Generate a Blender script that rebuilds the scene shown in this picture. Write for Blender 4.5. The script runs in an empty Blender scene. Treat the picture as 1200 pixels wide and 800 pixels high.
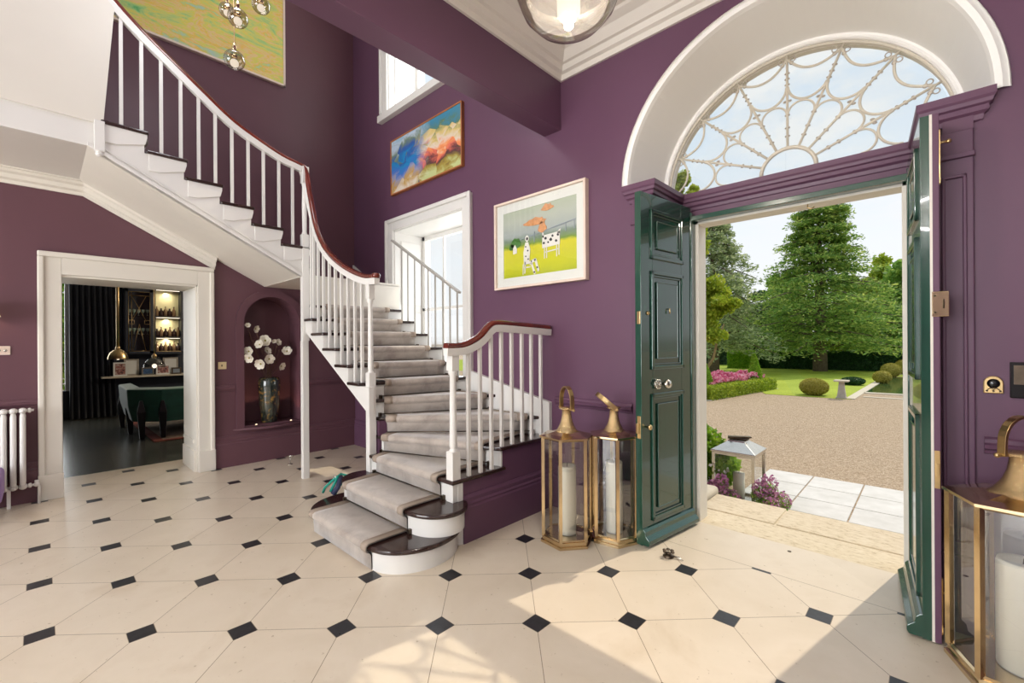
import bpy, math, random
import numpy as np
from mathutils import Vector, Matrix
PI = math.pi
random.seed(7); rng = np.random.default_rng(11)
SC = bpy.context.scene
COL = SC.collection

# ------------------------------------------------------------------ helpers
class MB:
    """collects shapes that end up as ONE mesh object"""
    def __init__(s): s.v = []; s.f = []; s.sm = []
    def add(s, vs, fs, smooth=False):
        o = len(s.v); s.v += [tuple(p) for p in vs]
        for f in fs: s.f.append(tuple(o + i for i in f)); s.sm.append(smooth)
        return s
    def box(s, x0, x1, y0, y1, z0, z1):
        return s.add([(x0,y0,z0),(x1,y0,z0),(x1,y1,z0),(x0,y1,z0),(x0,y0,z1),(x1,y0,z1),(x1,y1,z1),(x0,y1,z1)],
                     [(0,3,2,1),(4,5,6,7),(0,1,5,4),(1,2,6,5),(2,3,7,6),(3,0,4,7)])
    def loft(s, rings, smooth=False, cap=True, close=True):
        n = len(rings[0]); vs = [p for r in rings for p in r]; fs = []
        for k in range(len(rings) - 1):
            for i in range(n if close else n - 1):
                j = (i + 1) % n
                fs.append((k*n+i, k*n+j, (k+1)*n+j, (k+1)*n+i))
        o = len(s.v); s.add(vs, fs, smooth)
        if cap:
            s.f.append(tuple(o + i for i in reversed(range(n)))); s.sm.append(False)
            m = (len(rings) - 1) * n
            s.f.append(tuple(o + m + i for i in range(n))); s.sm.append(False)
        return s
    def prism(s, poly, z0, z1):       # poly in XY
        return s.loft([[(x, y, z0) for x, y in poly], [(x, y, z1) for x, y in poly]])
    def prism_x(s, poly, x0, x1):     # poly in YZ
        return s.loft([[(x0, y, z) for y, z in poly], [(x1, y, z) for y, z in poly]])
    def prism_y(s, poly, y0, y1):     # poly in XZ
        return s.loft([[(x, y0, z) for x, z in poly], [(x, y1, z) for x, z in poly]])
    def lathe(s, prof, cx=0, cy=0, n=24, axis='z', smooth=True, cz=0, ph=0.0, cap=True):
        rings = []
        for r, h in prof:
            ring = []
            for i in range(n):
                a = 2 * PI * i / n + ph
                if axis == 'z': ring.append((cx + r*math.cos(a), cy + r*math.sin(a), cz + h))
                elif axis == 'x': ring.append((cx + h, cy + r*math.cos(a), cz + r*math.sin(a)))
                else: ring.append((cx + r*math.cos(a), cy + h, cz + r*math.sin(a)))
            rings.append(ring)
        return s.loft(rings, smooth, cap)
    def tube(s, pts, r, n=8, closed=False, smooth=True, radii=None):
        pts = [Vector(p) for p in pts]; m = len(pts); rings = []
        prev = None
        for i in range(m):
            if closed: t = pts[(i+1) % m] - pts[(i-1) % m]
            else: t = pts[min(i+1, m-1)] - pts[max(i-1, 0)]
            t.normalize()
            if prev is None:
                a = Vector((0,0,1)) if abs(t.z) < .9 else Vector((1,0,0))
                u = t.cross(a).normalized()
            else:
                u = (prev - t * prev.dot(t)).normalized()
            prev = u; w = t.cross(u)
            rr = radii[i] if radii else r
            rings.append([tuple(pts[i] + u*(rr*math.cos(2*PI*k/n)) + w*(rr*math.sin(2*PI*k/n))) for k in range(n)])
        if closed:
            rings.append(rings[0]); return s.loft(rings, smooth, cap=False)
        return s.loft(rings, smooth)
    def sweep(s, path, prof, smooth=False):
        """prof: (side, up) points carried along a path; side stays horizontal"""
        path = [Vector(p) for p in path]; m = len(path); rings = []
        for i in range(m):
            t = path[min(i+1, m-1)] - path[max(i-1, 0)]
            h = Vector((t.x, t.y, 0))
            if h.length < 1e-6: h = Vector((1,0,0))
            side = Vector((h.y, -h.x, 0)).normalized(); t.normalize()
            up = side.cross(t).normalized()
            rings.append([tuple(path[i] + side*a + up*b) for a, b in prof])
        return s.loft(rings, smooth)
    def ball(s, c, r, n=12, m=8, sx=1, sy=1, sz=1, smooth=True):
        rings = []
        for j in range(m + 1):
            th = PI * j / m; rr = max(math.sin(th), .001) * r
            rings.append([(c[0]+sx*rr*math.cos(2*PI*i/n), c[1]+sy*rr*math.sin(2*PI*i/n), c[2]-sz*r*math.cos(th)) for i in range(n)])
        return s.loft(rings, smooth, cap=True)
    def xf(s, M):
        s.v = [tuple(M @ Vector(p)) for p in s.v]; return s

def link(o, parent=None):
    COL.objects.link(o)
    if parent: o.parent = parent
    return o
def build(name, mb, mat, parent=None, bevel=0, kind=None, label=None, cat=None, group=None, loc=None, rotz=0, seg=2):
    me = bpy.data.meshes.new(name)
    me.from_pydata(mb.v, [], mb.f)
    me.polygons.foreach_set('use_smooth', mb.sm)
    import bmesh
    if len(mb.f) < 30000:
        bm = bmesh.new(); bm.from_mesh(me); bmesh.ops.recalc_face_normals(bm, faces=bm.faces); bm.to_mesh(me); bm.free()
    me.materials.append(M[mat]); me.update()
    o = bpy.data.objects.new(name, me); link(o, parent)
    if loc is not None: o.location = loc
    o.rotation_euler[2] = rotz
    if bevel:
        b = o.modifiers.new('edge', 'BEVEL'); b.width = bevel; b.segments = seg; b.limit_method = 'ANGLE'; b.angle_limit = .6
        b.harden_normals = False
    tag(o, label, cat, group, kind)
    return o
def tag(o, label=None, cat=None, group=None, kind=None):
    if label: o['label'] = label
    if cat: o['category'] = cat
    if group: o['group'] = group
    if kind: o['kind'] = kind
    return o
def thing(name, label, cat, loc=(0,0,0), rotz=0, group=None, kind=None):
    o = bpy.data.objects.new(name, None); o.empty_display_size = .1
    o.location = loc; o.rotation_euler[2] = rotz; link(o); tag(o, label, cat, group, kind); return o
def dup(root, loc, rotz=None, label=None):
    def cp(o, parent):
        c = o.copy(); COL.objects.link(c); c.parent = parent
        for ch in list(o.children): cp(ch, c)
        return c
    r = cp(root, None); r.location = loc
    if rotz is not None: r.rotation_euler[2] = rotz
    if label: r['label'] = label
    return r
def struct(name, mb, mat, bevel=0, parent=None, seg=2):
    return build(name, mb, mat, parent, bevel, kind='structure' if parent is None else None, seg=seg)

# ------------------------------------------------------------------ camera
F_PX, YAW, CY, ROLL, EYE = 520.7, 0.0304, 403.0, -0.0062, 1.45
A = math.radians(45) - YAW
FW = Vector((math.cos(A + PI/2), math.cos(A), 0)); RT = Vector((math.sin(A + PI/2), math.sin(A), 0))
cam = bpy.data.cameras.new('camera'); co = bpy.data.objects.new('camera', cam); COL.objects.link(co)
cam.sensor_width = 36; cam.lens = F_PX * 36 / 1200; cam.shift_y = (CY - 400) / 1200; cam.clip_end = 500; cam.clip_start = .05
c_, s_ = math.cos(ROLL), math.sin(ROLL); UP = Vector((0,0,1))
cx = RT*c_ + UP*s_          # camera right and up, rolled a third of a degree
cy = UP*c_ - RT*s_
co.matrix_world = Matrix(((cx.x, cy.x, -FW.x, 0), (cx.y, cy.y, -FW.y, 0), (cx.z, cy.z, -FW.z, EYE), (0,0,0,1)))
SC.camera = co
vs = SC.view_settings; vs.view_transform = 'Standard'; vs.look = 'None'; vs.gamma = 1; vs.use_curve_mapping = False
vs.exposure = 0.0
def at(px, py, X=None, Y=None, Z=None):
    """where the sight line of a photo pixel meets a plane of the place"""
    dx, dy = px - 600, py - CY
    u = dx*c_ + dy*s_; v = -dx*s_ + dy*c_
    d = FW + RT*(u/F_PX) - UP*(v/F_PX); o = Vector((0,0,EYE))
    t = X/d.x if X is not None else (Y/d.y if Y is not None else (Z-EYE)/d.z)
    return o + d*t

# ------------------------------------------------------------------ materials
M = {}
def srgb(r, g, b):
    f = lambda c: (c/255)/12.92 if c <= 10 else (((c/255)+.055)/1.055)**2.4
    return (f(r), f(g), f(b), 1)
class NT:
    def __init__(s, name):
        m = bpy.data.materials.new(name); m.use_nodes = True; M[name] = m
        s.m = m; s.t = m.node_tree; s.t.nodes.clear(); s.out = s.n('ShaderNodeOutputMaterial')
    def n(s, typ, **k):
        nd = s.t.nodes.new(typ)
        for a, v in k.items(): setattr(nd, a, v)
        return nd
    def l(s, a, b): s.t.links.new(a, b)
    def val(s, sock, v):
        if isinstance(v, (int, float, tuple)): sock.default_value = v
        else: s.l(v, sock)
    def math(s, op, a, b=0, c=0):
        nd = s.n('ShaderNodeMath', operation=op); s.val(nd.inputs[0], a); s.val(nd.inputs[1], b); s.val(nd.inputs[2], c); return nd.outputs[0]
    def mix(s, f, a, b, blend='MIX'):
        nd = s.n('ShaderNodeMix', data_type='RGBA', blend_type=blend); s.val(nd.inputs[0], f); s.val(nd.inputs[6], a); s.val(nd.inputs[7], b); return nd.outputs[2]
    def pos(s): return s.n('ShaderNodeTexCoord').outputs['Object']
    def geo(s): return s.n('ShaderNodeNewGeometry').outputs['Position']
    def noise(s, vec, scale, detail=4, rough=.55, dist=0, dims='3D'):
        nd = s.n('ShaderNodeTexNoise', noise_dimensions=dims); s.l(vec, nd.inputs['Vector'])
        nd.inputs['Scale'].default_value = scale; nd.inputs['Detail'].default_value = detail; nd.inputs['Roughness'].default_value = rough
        nd.inputs['Distortion'].default_value = dist; return nd.outputs[0]
    def ramp(s, f, stops, interp='LINEAR'):
        nd = s.n('ShaderNodeValToRGB'); cr = nd.color_ramp; cr.interpolation = interp
        while len(cr.elements) < len(stops): cr.elements.new(.5)
        for e, (p, c) in zip(cr.elements, stops): e.position = p; e.color = c
        s.l(f, nd.inputs[0]); return nd.outputs[0]
    def sep(s, v): nd = s.n('ShaderNodeSeparateXYZ'); s.l(v, nd.inputs[0]); return nd.outputs
    def map(s, v, scale=(1,1,1), rot=(0,0,0), loc=(0,0,0)):
        nd = s.n('ShaderNodeMapping'); s.l(v, nd.inputs[0]); nd.inputs['Scale'].default_value = scale
        nd.inputs['Rotation'].default_value = rot; nd.inputs['Location'].default_value = loc; return nd.outputs[0]
    def bsdf(s, color, rough=.5, metal=0, spec=.5, bump=None, bdist=.002, bstr=.5, coat=0, sheen=0, trans=0, emis=None, estr=0):
        p = s.n('ShaderNodeBsdfPrincipled'); s.val(p.inputs['Base Color'], color); s.val(p.inputs['Roughness'], rough)
        p.inputs['Metallic'].default_value = metal; p.inputs['Specular IOR Level'].default_value = spec
        p.inputs['Coat Weight'].default_value = coat; p.inputs['Sheen Weight'].default_value = sheen
        p.inputs['Transmission Weight'].default_value = trans
        if emis: s.val(p.inputs['Emission Color'], emis); p.inputs['Emission Strength'].default_value = estr
        if bump is not None:
            b = s.n('ShaderNodeBump'); b.inputs['Distance'].default_value = bdist; b.inputs['Strength'].default_value = bstr
            s.l(bump, b.inputs['Height']); s.l(b.outputs[0], p.inputs['Normal'])
        s.l(p.outputs[0], s.out.inputs[0]); return p
def plain(name, rgb, rough=.5, metal=0, spec=.5, var=.06, scale=6, coat=0, sheen=0, bump=0):
    t = NT(name); c = srgb(*rgb); n = t.noise(t.pos(), scale, 5)
    lo = tuple(x*(1-var) for x in c[:3]) + (1,); hi = tuple(min(1, x*(1+var)) for x in c[:3]) + (1,)
    col = t.ramp(n, [(.3, lo), (.7, hi)])
    t.bsdf(col, rough, metal, spec, coat=coat, sheen=sheen, bump=t.noise(t.pos(), scale*12, 3) if bump else None, bstr=bump, bdist=.003)
    return t
plain('wall_purple', (99, 68, 90), .42, var=.04, scale=1.5, spec=.35, bump=.03)
plain('wall_plum', (101, 69, 78), .42, var=.04, scale=1.5, spec=.35, bump=.03)
plain('white_paint', (226, 224, 220), .38, var=.015, scale=2)
plain('cream_paint', (224, 219, 209), .45, var=.02, scale=2)
plain('arch_white', (242, 241, 238), .5, var=.01, scale=2)
plain('ceiling_white', (222, 217, 209), .6, var=.02, scale=2)
plain('tread_wood', (48, 30, 27), .22, var=.25, scale=5, coat=.3)
plain('rail_wood', (104, 38, 26), .2, var=.3, scale=7, coat=.6)
plain('door_green', (20, 66, 52), .2, var=.08, scale=3, coat=.55, spec=.5)
plain('brass', (206, 178, 128), .28, metal=1, var=.12, scale=12)
plain('gold_pale', (220, 196, 156), .16, metal=1, var=.1, scale=10)
plain('gold_hammered', (216, 188, 142), .16, metal=1, var=.15, scale=60, bump=.9)
plain('steel', (205, 200, 190), .25, metal=1, var=.06, scale=8)
plain('dark_metal', (96, 84, 72), .3, metal=.9, var=.2, scale=20)
plain('candle_wax', (240, 232, 212), .45, var=.02, scale=4)
plain('guard_grey', (176, 172, 166), .45, var=.04)
plain('radiator_white', (232, 230, 226), .3, var=.02)
plain('navy_wall', (24, 32, 48), .5, var=.15)
plain('curtain_navy', (20, 24, 36), .85, var=.25, scale=3, sheen=.2)
plain('black_lacquer', (16, 16, 18), .3, var=.2)
plain('chair_green', (24, 84, 66), .6, var=.15, scale=8, sheen=.5)
plain('rug_beige', (150, 130, 112), .95, var=.3, scale=14)
plain('rug_red', (120, 58, 44), .95, var=.3, scale=14)
plain('cushion_lilac', (150, 124, 176), .8, var=.06)
plain('teal_webbing', (14, 140, 124), .6, var=.1)
plain('navy_webbing', (38, 44, 74), .7, var=.1)
plain('petal_white', (238, 232, 218), .6, var=.05, scale=40)
plain('twig_brown', (92, 66, 56), .8, var=.2, scale=30)
plain('stamen', (150, 140, 70), .7)
plain('mount_white', (232, 232, 228), .6, var=.01)
plain('frame_pale', (226, 206, 192), .45, var=.05)
plain('frame_oak', (168, 104, 60), .45, var=.15, scale=10)
plain('switch_cream', (226, 206, 160), .35)
plain('shade_cream', (250, 236, 190), .8)
plain('black_plastic', (14, 14, 16), .2)
plain('joint_grey', (150, 140, 128), .9)
plain('bottle_glass', (150, 120, 90), .1, var=.5, scale=5)
plain('bottle_dark', (60, 40, 36), .1, var=.4, scale=5)
plain('glassware', (170, 190, 180), .1, var=.2, scale=5, spec=.8)
plain('trunk_bark', (112, 98, 84), .9, var=.3, scale=8, bump=.6)
plain('trunk_pale', (140, 122, 84), .9, var=.3, scale=5, bump=.6)
plain('stone_pale', (206, 196, 176), .8, var=.08, scale=6, bump=.2)
plain('stone_grey', (176, 168, 156), .85, var=.15, scale=9, bump=.4)

def glass(name, tint=(.96,.97,.96,1), gl=.12, rough=.0):
    t = NT(name); tr = t.n('ShaderNodeBsdfTransparent'); tr.inputs[0].default_value = tint
    g = t.n('ShaderNodeBsdfGlossy'); g.inputs['Roughness'].default_value = rough
    lw = t.n('ShaderNodeLayerWeight'); lw.inputs[0].default_value = .5
    f = t.math('ADD', t.math('MULTIPLY', t.math('POWER', lw.outputs['Facing'], 4.0), .7), .03 + gl*.12)
    mx = t.n('ShaderNodeMixShader'); t.l(f, mx.inputs[0]); t.l(tr.outputs[0], mx.inputs[1]); t.l(g.outputs[0], mx.inputs[2]); t.l(mx.outputs[0], t.out.inputs[0])
glass('glass_clear'); glass('glass_lantern', (.90,.91,.90,1), 1.2); glass('glass_thick', (.93,.94,.93,1), .5); glass('smoked_glass', (.72,.68,.64,1), .6)

# stone floor: large cream slabs laid at 45 degrees with small black squares on their corners
def floor_mat():
    t = NT('floor_stone'); p = t.geo(); x, y, z = t.sep(p)
    k = 1/(.5008*math.sqrt(2))
    ox, oy = -1.8505, 1.4094
    dx = t.math('SUBTRACT', x, ox); dy = t.math('SUBTRACT', y, oy)
    i = t.math('MULTIPLY', t.math('ADD', dx, dy), k); j = t.math('MULTIPLY', t.math('SUBTRACT', dy, dx), k)
    def dist(a): return t.math('ABSOLUTE', t.math('SUBTRACT', t.math('FRACT', t.math('ADD', a, 100.5)), .5))
    du, dv = dist(i), dist(j)
    dia = t.math('LESS_THAN', t.math('ADD', du, dv), .150)
    joint = t.math('LESS_THAN', t.math('MINIMUM', du, dv), .0035)
    ring = t.math('MULTIPLY', t.math('LESS_THAN', t.math('ADD', du, dv), .157), t.math('SUBTRACT', 1, dia))
    edge = t.math('GREATER_THAN', y, 3.15)
    ej = t.math('LESS_THAN', t.math('ABSOLUTE', t.math('SUBTRACT', y, 3.15)), .002)
    inn = t.math('SUBTRACT', 1, edge)
    dia = t.math('MULTIPLY', dia, inn); joint = t.math('MAXIMUM', t.math('MULTIPLY', t.math('MAXIMUM', joint, ring), inn), ej)
    ci = t.math('FLOOR', i); cj = t.math('FLOOR', j)
    cmb = t.n('ShaderNodeCombineXYZ'); t.l(ci, cmb.inputs[0]); t.l(cj, cmb.inputs[1])
    wn = t.n('ShaderNodeTexWhiteNoise'); t.l(cmb.outputs[0], wn.inputs[0])
    n1 = t.noise(p, 1.7, 5, .6, .4); n2 = t.noise(p, 26, 5, .7)
    base = t.ramp(n1, [(.3, srgb(212, 198, 178)), (.55, srgb(221, 208, 190)), (.75, srgb(206, 190, 168))])
    base = t.mix(t.math('MULTIPLY', wn.outputs[0], .35), base, srgb(200, 186, 166))
    base = t.mix(t.ramp(n2, [(.30, (.8,.8,.8,1)), (.36, (0,0,0,1))]), base, srgb(186, 170, 148))
    n3 = t.noise(p, 60, 2); sp = t.math('MULTIPLY', t.math('GREATER_THAN', n3, .78), t.math('GREATER_THAN', n1, .5))
    base = t.mix(sp, base, srgb(150, 136, 118))
    blk = t.ramp(t.noise(p, 30, 3), [(.3, srgb(30, 30, 34)), (.75, srgb(46, 46, 52))])
    col = t.mix(joint, base, srgb(140, 124, 102)); col = t.mix(dia, col, blk)
    rgh = t.math('ADD', .22, t.math('MULTIPLY', n2, .16))
    t.bsdf(col, rgh, spec=.45, bump=t.math('SUBTRACT', t.math('MULTIPLY', n2, .3), joint), bstr=.12, bdist=.003)
floor_mat()

def carpet_mat():
    t = NT('runner_velvet'); p = t.geo(); n = t.noise(p, 5, 5, .65, .6)
    c = t.ramp(n, [(.3, srgb(150, 138, 130)), (.5, srgb(176, 165, 156)), (.72, srgb(192, 182, 173))])
    t.bsdf(c, .9, sheen=.6, spec=.2, bump=t.noise(p, 300, 2), bstr=.2, bdist=.002)
    t = NT('runner_border'); p = t.geo()
    t.bsdf(t.ramp(t.noise(p, 9, 4), [(.3, srgb(150, 136, 124)), (.7, srgb(172, 158, 144))]), .9, spec=.2, bump=t.noise(p, 400, 2), bstr=.2)
carpet_mat()

def dining_floor():
    t = NT('dining_boards'); p = t.geo(); x, y, z = t.sep(p)
    ya = t.math('ABSOLUTE', t.math('SUBTRACT', t.math('FRACT', t.math('MULTIPLY', y, 2.2)), .5))
    w = t.math('FRACT', t.math('MULTIPLY', t.math('ADD', x, t.math('MULTIPLY', ya, .22)), 5.5))
    c = t.ramp(w, [(0, srgb(40, 40, 38)), (.08, srgb(66, 66, 60)), (.5, srgb(86, 86, 78)), (.92, srgb(60, 60, 54)), (1, srgb(38, 38, 36))])
    t.bsdf(c, .24, spec=.7, bump=t.noise(p, 60, 3), bstr=.1)
dining_floor()

# outdoors
def gravel():
    t = NT('gravel_stones'); p = t.geo(); v = t.n('ShaderNodeTexVoronoi'); t.l(p, v.inputs['Vector']); v.inputs['Scale'].default_value = 62
    n = t.noise(p, 1.2, 4); n2 = t.noise(p, 18, 4, .7)
    hue = t.ramp(v.outputs['Color'], [(0, srgb(136, 115, 92)), (.35, srgb(176, 154, 129)), (.7, srgb(207, 186, 160)), (1, srgb(222, 206, 184))])
    c = t.mix(t.math('MULTIPLY', n, .5), hue, srgb(196, 172, 144)); c = t.mix(t.ramp(n2, [(.35, (.6,.6,.6,1)), (.5, (0,0,0,1))]), c, srgb(160, 136, 108))
    t.bsdf(c, .9, spec=.2, bump=v.outputs['Distance'], bstr=.8, bdist=.02)
    t = NT('lawn_grass'); p = t.geo(); n = t.noise(p, .6, 4); n2 = t.noise(p, 24, 4, .7)
    x, y, z = t.sep(p)
    st = t.math('GREATER_THAN', t.math('FRACT', t.math('MULTIPLY', t.math('ADD', x, t.math('MULTIPLY', y, .25)), .5)), .5)
    c = t.ramp(n, [(.3, srgb(164, 178, 54)), (.7, srgb(190, 202, 76))]); c = t.mix(t.math('MULTIPLY', st, .25), c, srgb(160, 184, 84))
    c = t.mix(t.ramp(n2, [(.3, (.7,.7,.7,1)), (.6, (0,0,0,1))]), c, srgb(96, 124, 40))
    t.bsdf(c, .85, spec=.2, bump=n2, bstr=.6, bdist=.03)
    t = NT('step_stone'); p = t.geo(); n = t.noise(t.map(p, (1,2.2,1)), 16, 6, .75); n1 = t.noise(p, 2.5, 3)
    c = t.ramp(n, [(.32, srgb(156, 134, 104)), (.45, srgb(212, 196, 168)), (.7, srgb(228, 216, 194))])
    c = t.mix(t.math('MULTIPLY', n1, .4), c, srgb(206, 192, 168)); t.bsdf(c, .85, spec=.2, bump=n, bstr=.5, bdist=.008)
    t = NT('paving_white'); p = t.geo(); n = t.noise(p, 5, 5, .6)
    t.bsdf(t.ramp(n, [(.3, srgb(206, 204, 198)), (.7, srgb(226, 224, 220))]), .7, spec=.3, bump=t.noise(p, 60, 3), bstr=.2)
    t = NT('pool_water'); p = t.geo(); t.bsdf(srgb(52, 84, 52), .08, spec=.8, bump=t.noise(p, 6, 3), bstr=.1, bdist=.02)
gravel()
def leaf(name, c1, c2, c3, transl=.35, rough=.55):
    t = NT(name); g = t.n('ShaderNodeNewGeometry'); r = g.outputs['Random Per Island']
    n = t.noise(g.outputs['Position'], 1.1, 3)
    f = t.math('ADD', t.math('MULTIPLY', r, .6), t.math('MULTIPLY', n, .4))
    c = t.ramp(f, [(.15, srgb(*c1)), (.5, srgb(*c2)), (.85, srgb(*c3))])
    d = t.n('ShaderNodeBsdfPrincipled'); t.l(c, d.inputs['Base Color']); d.inputs['Roughness'].default_value = rough; d.inputs['Specular IOR Level'].default_value = .3
    tl = t.n('ShaderNodeBsdfTranslucent'); t.l(c, tl.inputs[0])
    mx = t.n('ShaderNodeMixShader'); mx.inputs[0].default_value = transl
    t.l(d.outputs[0], mx.inputs[1]); t.l(tl.outputs[0], mx.inputs[2]); t.l(mx.outputs[0], t.out.inputs[0])
leaf('cedar_needles', (84, 124, 60), (146, 182, 90), (214, 224, 120), .5)
leaf('blue_needles', (122, 142, 104), (168, 184, 134), (214, 222, 168), .45)
leaf('bright_leaves', (126, 150, 40), (166, 186, 56), (206, 208, 84), .45)
leaf('green_leaves', (98, 140, 60), (142, 182, 82), (194, 216, 110), .5)
leaf('dark_leaves', (34, 56, 42), (60, 88, 56), (92, 120, 70))
leaf('hedge_leaves', (30, 62, 34), (48, 86, 44), (66, 104, 52), .2)
leaf('box_leaves', (120, 146, 40), (166, 188, 58), (204, 212, 90), .4)
leaf('ball_leaves', (150, 148, 60), (184, 176, 82), (208, 196, 112), .35)
leaf('cone_leaves', (92, 138, 34), (136, 180, 48), (180, 206, 70), .45)
leaf('pink_petals', (190, 60, 110), (222, 130, 160), (246, 204, 212), .3)
leaf('mauve_petals', (160, 96, 140), (196, 136, 172), (222, 176, 200), .3)

# paintings (abstract and scenic, in the colours of the photo)
def painting(name, stops, scale, rot=.5, fine=9):
    t = NT(name); p = t.pos(); q = t.map(p, scale, (rot, rot*.7, 0))
    n = t.noise(q, 1.3, 7, .68, 1.1); w = t.noise(q, fine, 4, .7)
    c = t.ramp(t.math('ADD', t.math('MULTIPLY', n, .85), t.math('MULTIPLY', w, .15)), stops)
    t.bsdf(c, .5, spec=.3, bump=w, bstr=.4, bdist=.006)
painting('art_abstract', [(.30, srgb(70, 170, 96)), (.38, srgb(150, 200, 130)), (.44, srgb(206, 208, 120)), (.48, srgb(222, 206, 90)), (.51, srgb(226, 196, 150)), (.545, srgb(232, 190, 80)), (.58, srgb(196, 206, 120)), (.63, srgb(176, 200, 180)), (.72, srgb(170, 196, 210))], (1.6, 1.2, 3.6), .6)

def art_coast():
    t = NT('art_coast'); p = t.pos(); x, y, z = t.sep(p)      # local: x 0..1.36, z 0..0.66
    n = t.noise(t.map(p, (2.2,1,3.2)), 2.2, 5, .6, .8); v = t.n('ShaderNodeTexVoronoi'); t.l(t.map(p, (5,1,7)), v.inputs['Vector']); v.inputs['Scale'].default_value = 1
    vc = t.sep(v.outputs['Color'])[0]
    f = t.math('ADD', t.math('MULTIPLY', z, 1.5), t.math('MULTIPLY', t.math('SUBTRACT', n, .5), .55))
    f = t.math('ADD', f, t.math('MULTIPLY', t.math('SUBTRACT', vc, .5), .28))
    L = t.ramp(f, [(.0, srgb(214, 204, 190)), (.12, srgb(190, 150, 70)), (.26, srgb(150, 152, 180)), (.4, srgb(60, 110, 190)), (.55, srgb(22, 130, 186)), (.68, srgb(44, 84, 160)), (.78, srgb(110, 130, 110)), (.9, srgb(180, 196, 214)), (1, srgb(150, 180, 200))])
    R = t.ramp(f, [(.0, srgb(190, 200, 140)), (.14, srgb(160, 140, 60)), (.25, srgb(80, 50, 60)), (.36, srgb(220, 110, 90)), (.48, srgb(236, 150, 90)), (.6, srgb(222, 206, 190)), (.72, srgb(214, 190, 120)), (.84, srgb(90, 120, 90)), (1, srgb(60, 130, 160))])
    m = t.ramp(t.math('ADD', t.math('MULTIPLY', x, .75), t.math('MULTIPLY', t.math('SUBTRACT', n, .5), .5)), [(.4, (0,0,0,1)), (.62, (1,1,1,1))])
    t.bsdf(t.mix(m, L, R), .5, bump=n, bstr=.4, bdist=.005)
art_coast()
def art_field():
    t = NT('art_field'); p = t.pos(); x, y, z = t.sep(p)
    n = t.noise(t.map(p, (2,1,3)), 3, 5, .6, .5)
    f = t.math('ADD', z, t.math('MULTIPLY', t.math('SUBTRACT', n, .5), .10))
    c = t.ramp(t.math('MULTIPLY', f, 1.24), [(0, srgb(150, 168, 20)), (.25, srgb(202, 204, 20)), (.46, srgb(214, 206, 30)), (.5, srgb(120, 150, 50)), (.56, srgb(120, 140, 120)), (.62, srgb(168, 176, 176)), (.8, srgb(186, 192, 180)), (1, srgb(176, 186, 160))])
    t.bsdf(c, .5)
art_field()
plain('paint_orange', (214, 150, 100), .5, var=.2, scale=30)
plain('paint_green', (70, 120, 50), .5, var=.2, scale=20)
plain('paint_white', (236, 232, 226), .5)
plain('paint_black', (40, 40, 44), .5)
plain('paint_grey', (150, 160, 170), .5, var=.1)
def vase_mat():
    t = NT('vase_glaze'); p = t.pos(); x, y, z = t.sep(p)
    n = t.noise(t.map(p, (14,14,2.2)), 1.4, 5, .7, .6)
    dark = t.ramp(n, [(.35, srgb(26, 34, 34)), (.5, srgb(56, 66, 58)), (.65, srgb(40, 34, 30)), (.75, srgb(96, 100, 84))])
    m = t.ramp(t.noise(p, 9, 5, .7, .8), [(.54, (0,0,0,1)), (.61, (1,1,1,1))])
    col = t.mix(m, dark, srgb(140, 112, 60)); t.bsdf(col, .14, spec=.6, coat=.6)
vase_mat()
def emit(name, col, s):
    t = NT(name); e = t.n('ShaderNodeEmission'); e.inputs[0].default_value = col; e.inputs[1].default_value = s; t.l(e.outputs[0], t.out.inputs[0])
emit('bulb_glow', (1, .88, .7, 1), 2.2); emit('spot_glow', (1, .8, .55, 1), 4.0); emit('led_green', (.9, 1, .6, 1), .9); emit('pendant_glow', (1, .90, .76, 1), 1.25)
t = NT('frosted_glass'); a_ = t.n('ShaderNodeBsdfTransparent'); b_ = t.n('ShaderNodeBsdfTranslucent'); b_.inputs[0].default_value = (.95,.93,.9,1); g_ = t.n('ShaderNodeBsdfGlossy'); g_.inputs['Roughness'].default_value = .2
x_ = t.n('ShaderNodeMixShader'); x_.inputs[0].default_value = .10; t.l(a_.outputs[0], x_.inputs[1]); t.l(b_.outputs[0], x_.inputs[2]); y_ = t.n('ShaderNodeMixShader'); y_.inputs[0].default_value = .12; t.l(x_.outputs[0], y_.inputs[1]); t.l(g_.outputs[0], y_.inputs[2]); t.l(y_.outputs[0], t.out.inputs[0])
plain('iron_cream', (204, 197, 182), .6, var=.05)
emit('lit_shade', (1, .90, .62, 1), .95)
# ================================================================== THE ROOM
YR, XL = 3.17, -6.15            # wall with the front door / wall with the dining-room doorway
TOP = 6.7
def arch_fill(mb, c, zs, r, zt, x0, x1, a, b, axis, n=24):
    """solid between an arch (centre c, springing zs, radius r) and the rectangle above it"""
    for i in range(n):
        a0, a1 = PI*i/n, PI*(i+1)/n
        u0, u1 = c + r*math.cos(a0), c + r*math.cos(a1)
        poly = [(u0, zs + r*math.sin(a0)), (u0, zt), (u1, zt), (u1, zs + r*math.sin(a1))]
        (mb.prism_x if axis == 'x' else mb.prism_y)(poly, a, b)
# floor
f = MB().prism([(-6.98,-6),(2.4,-6),(2.4,3.66),(-6.98,3.66)], -.12, 0); struct('floor', f, 'floor_stone')
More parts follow.
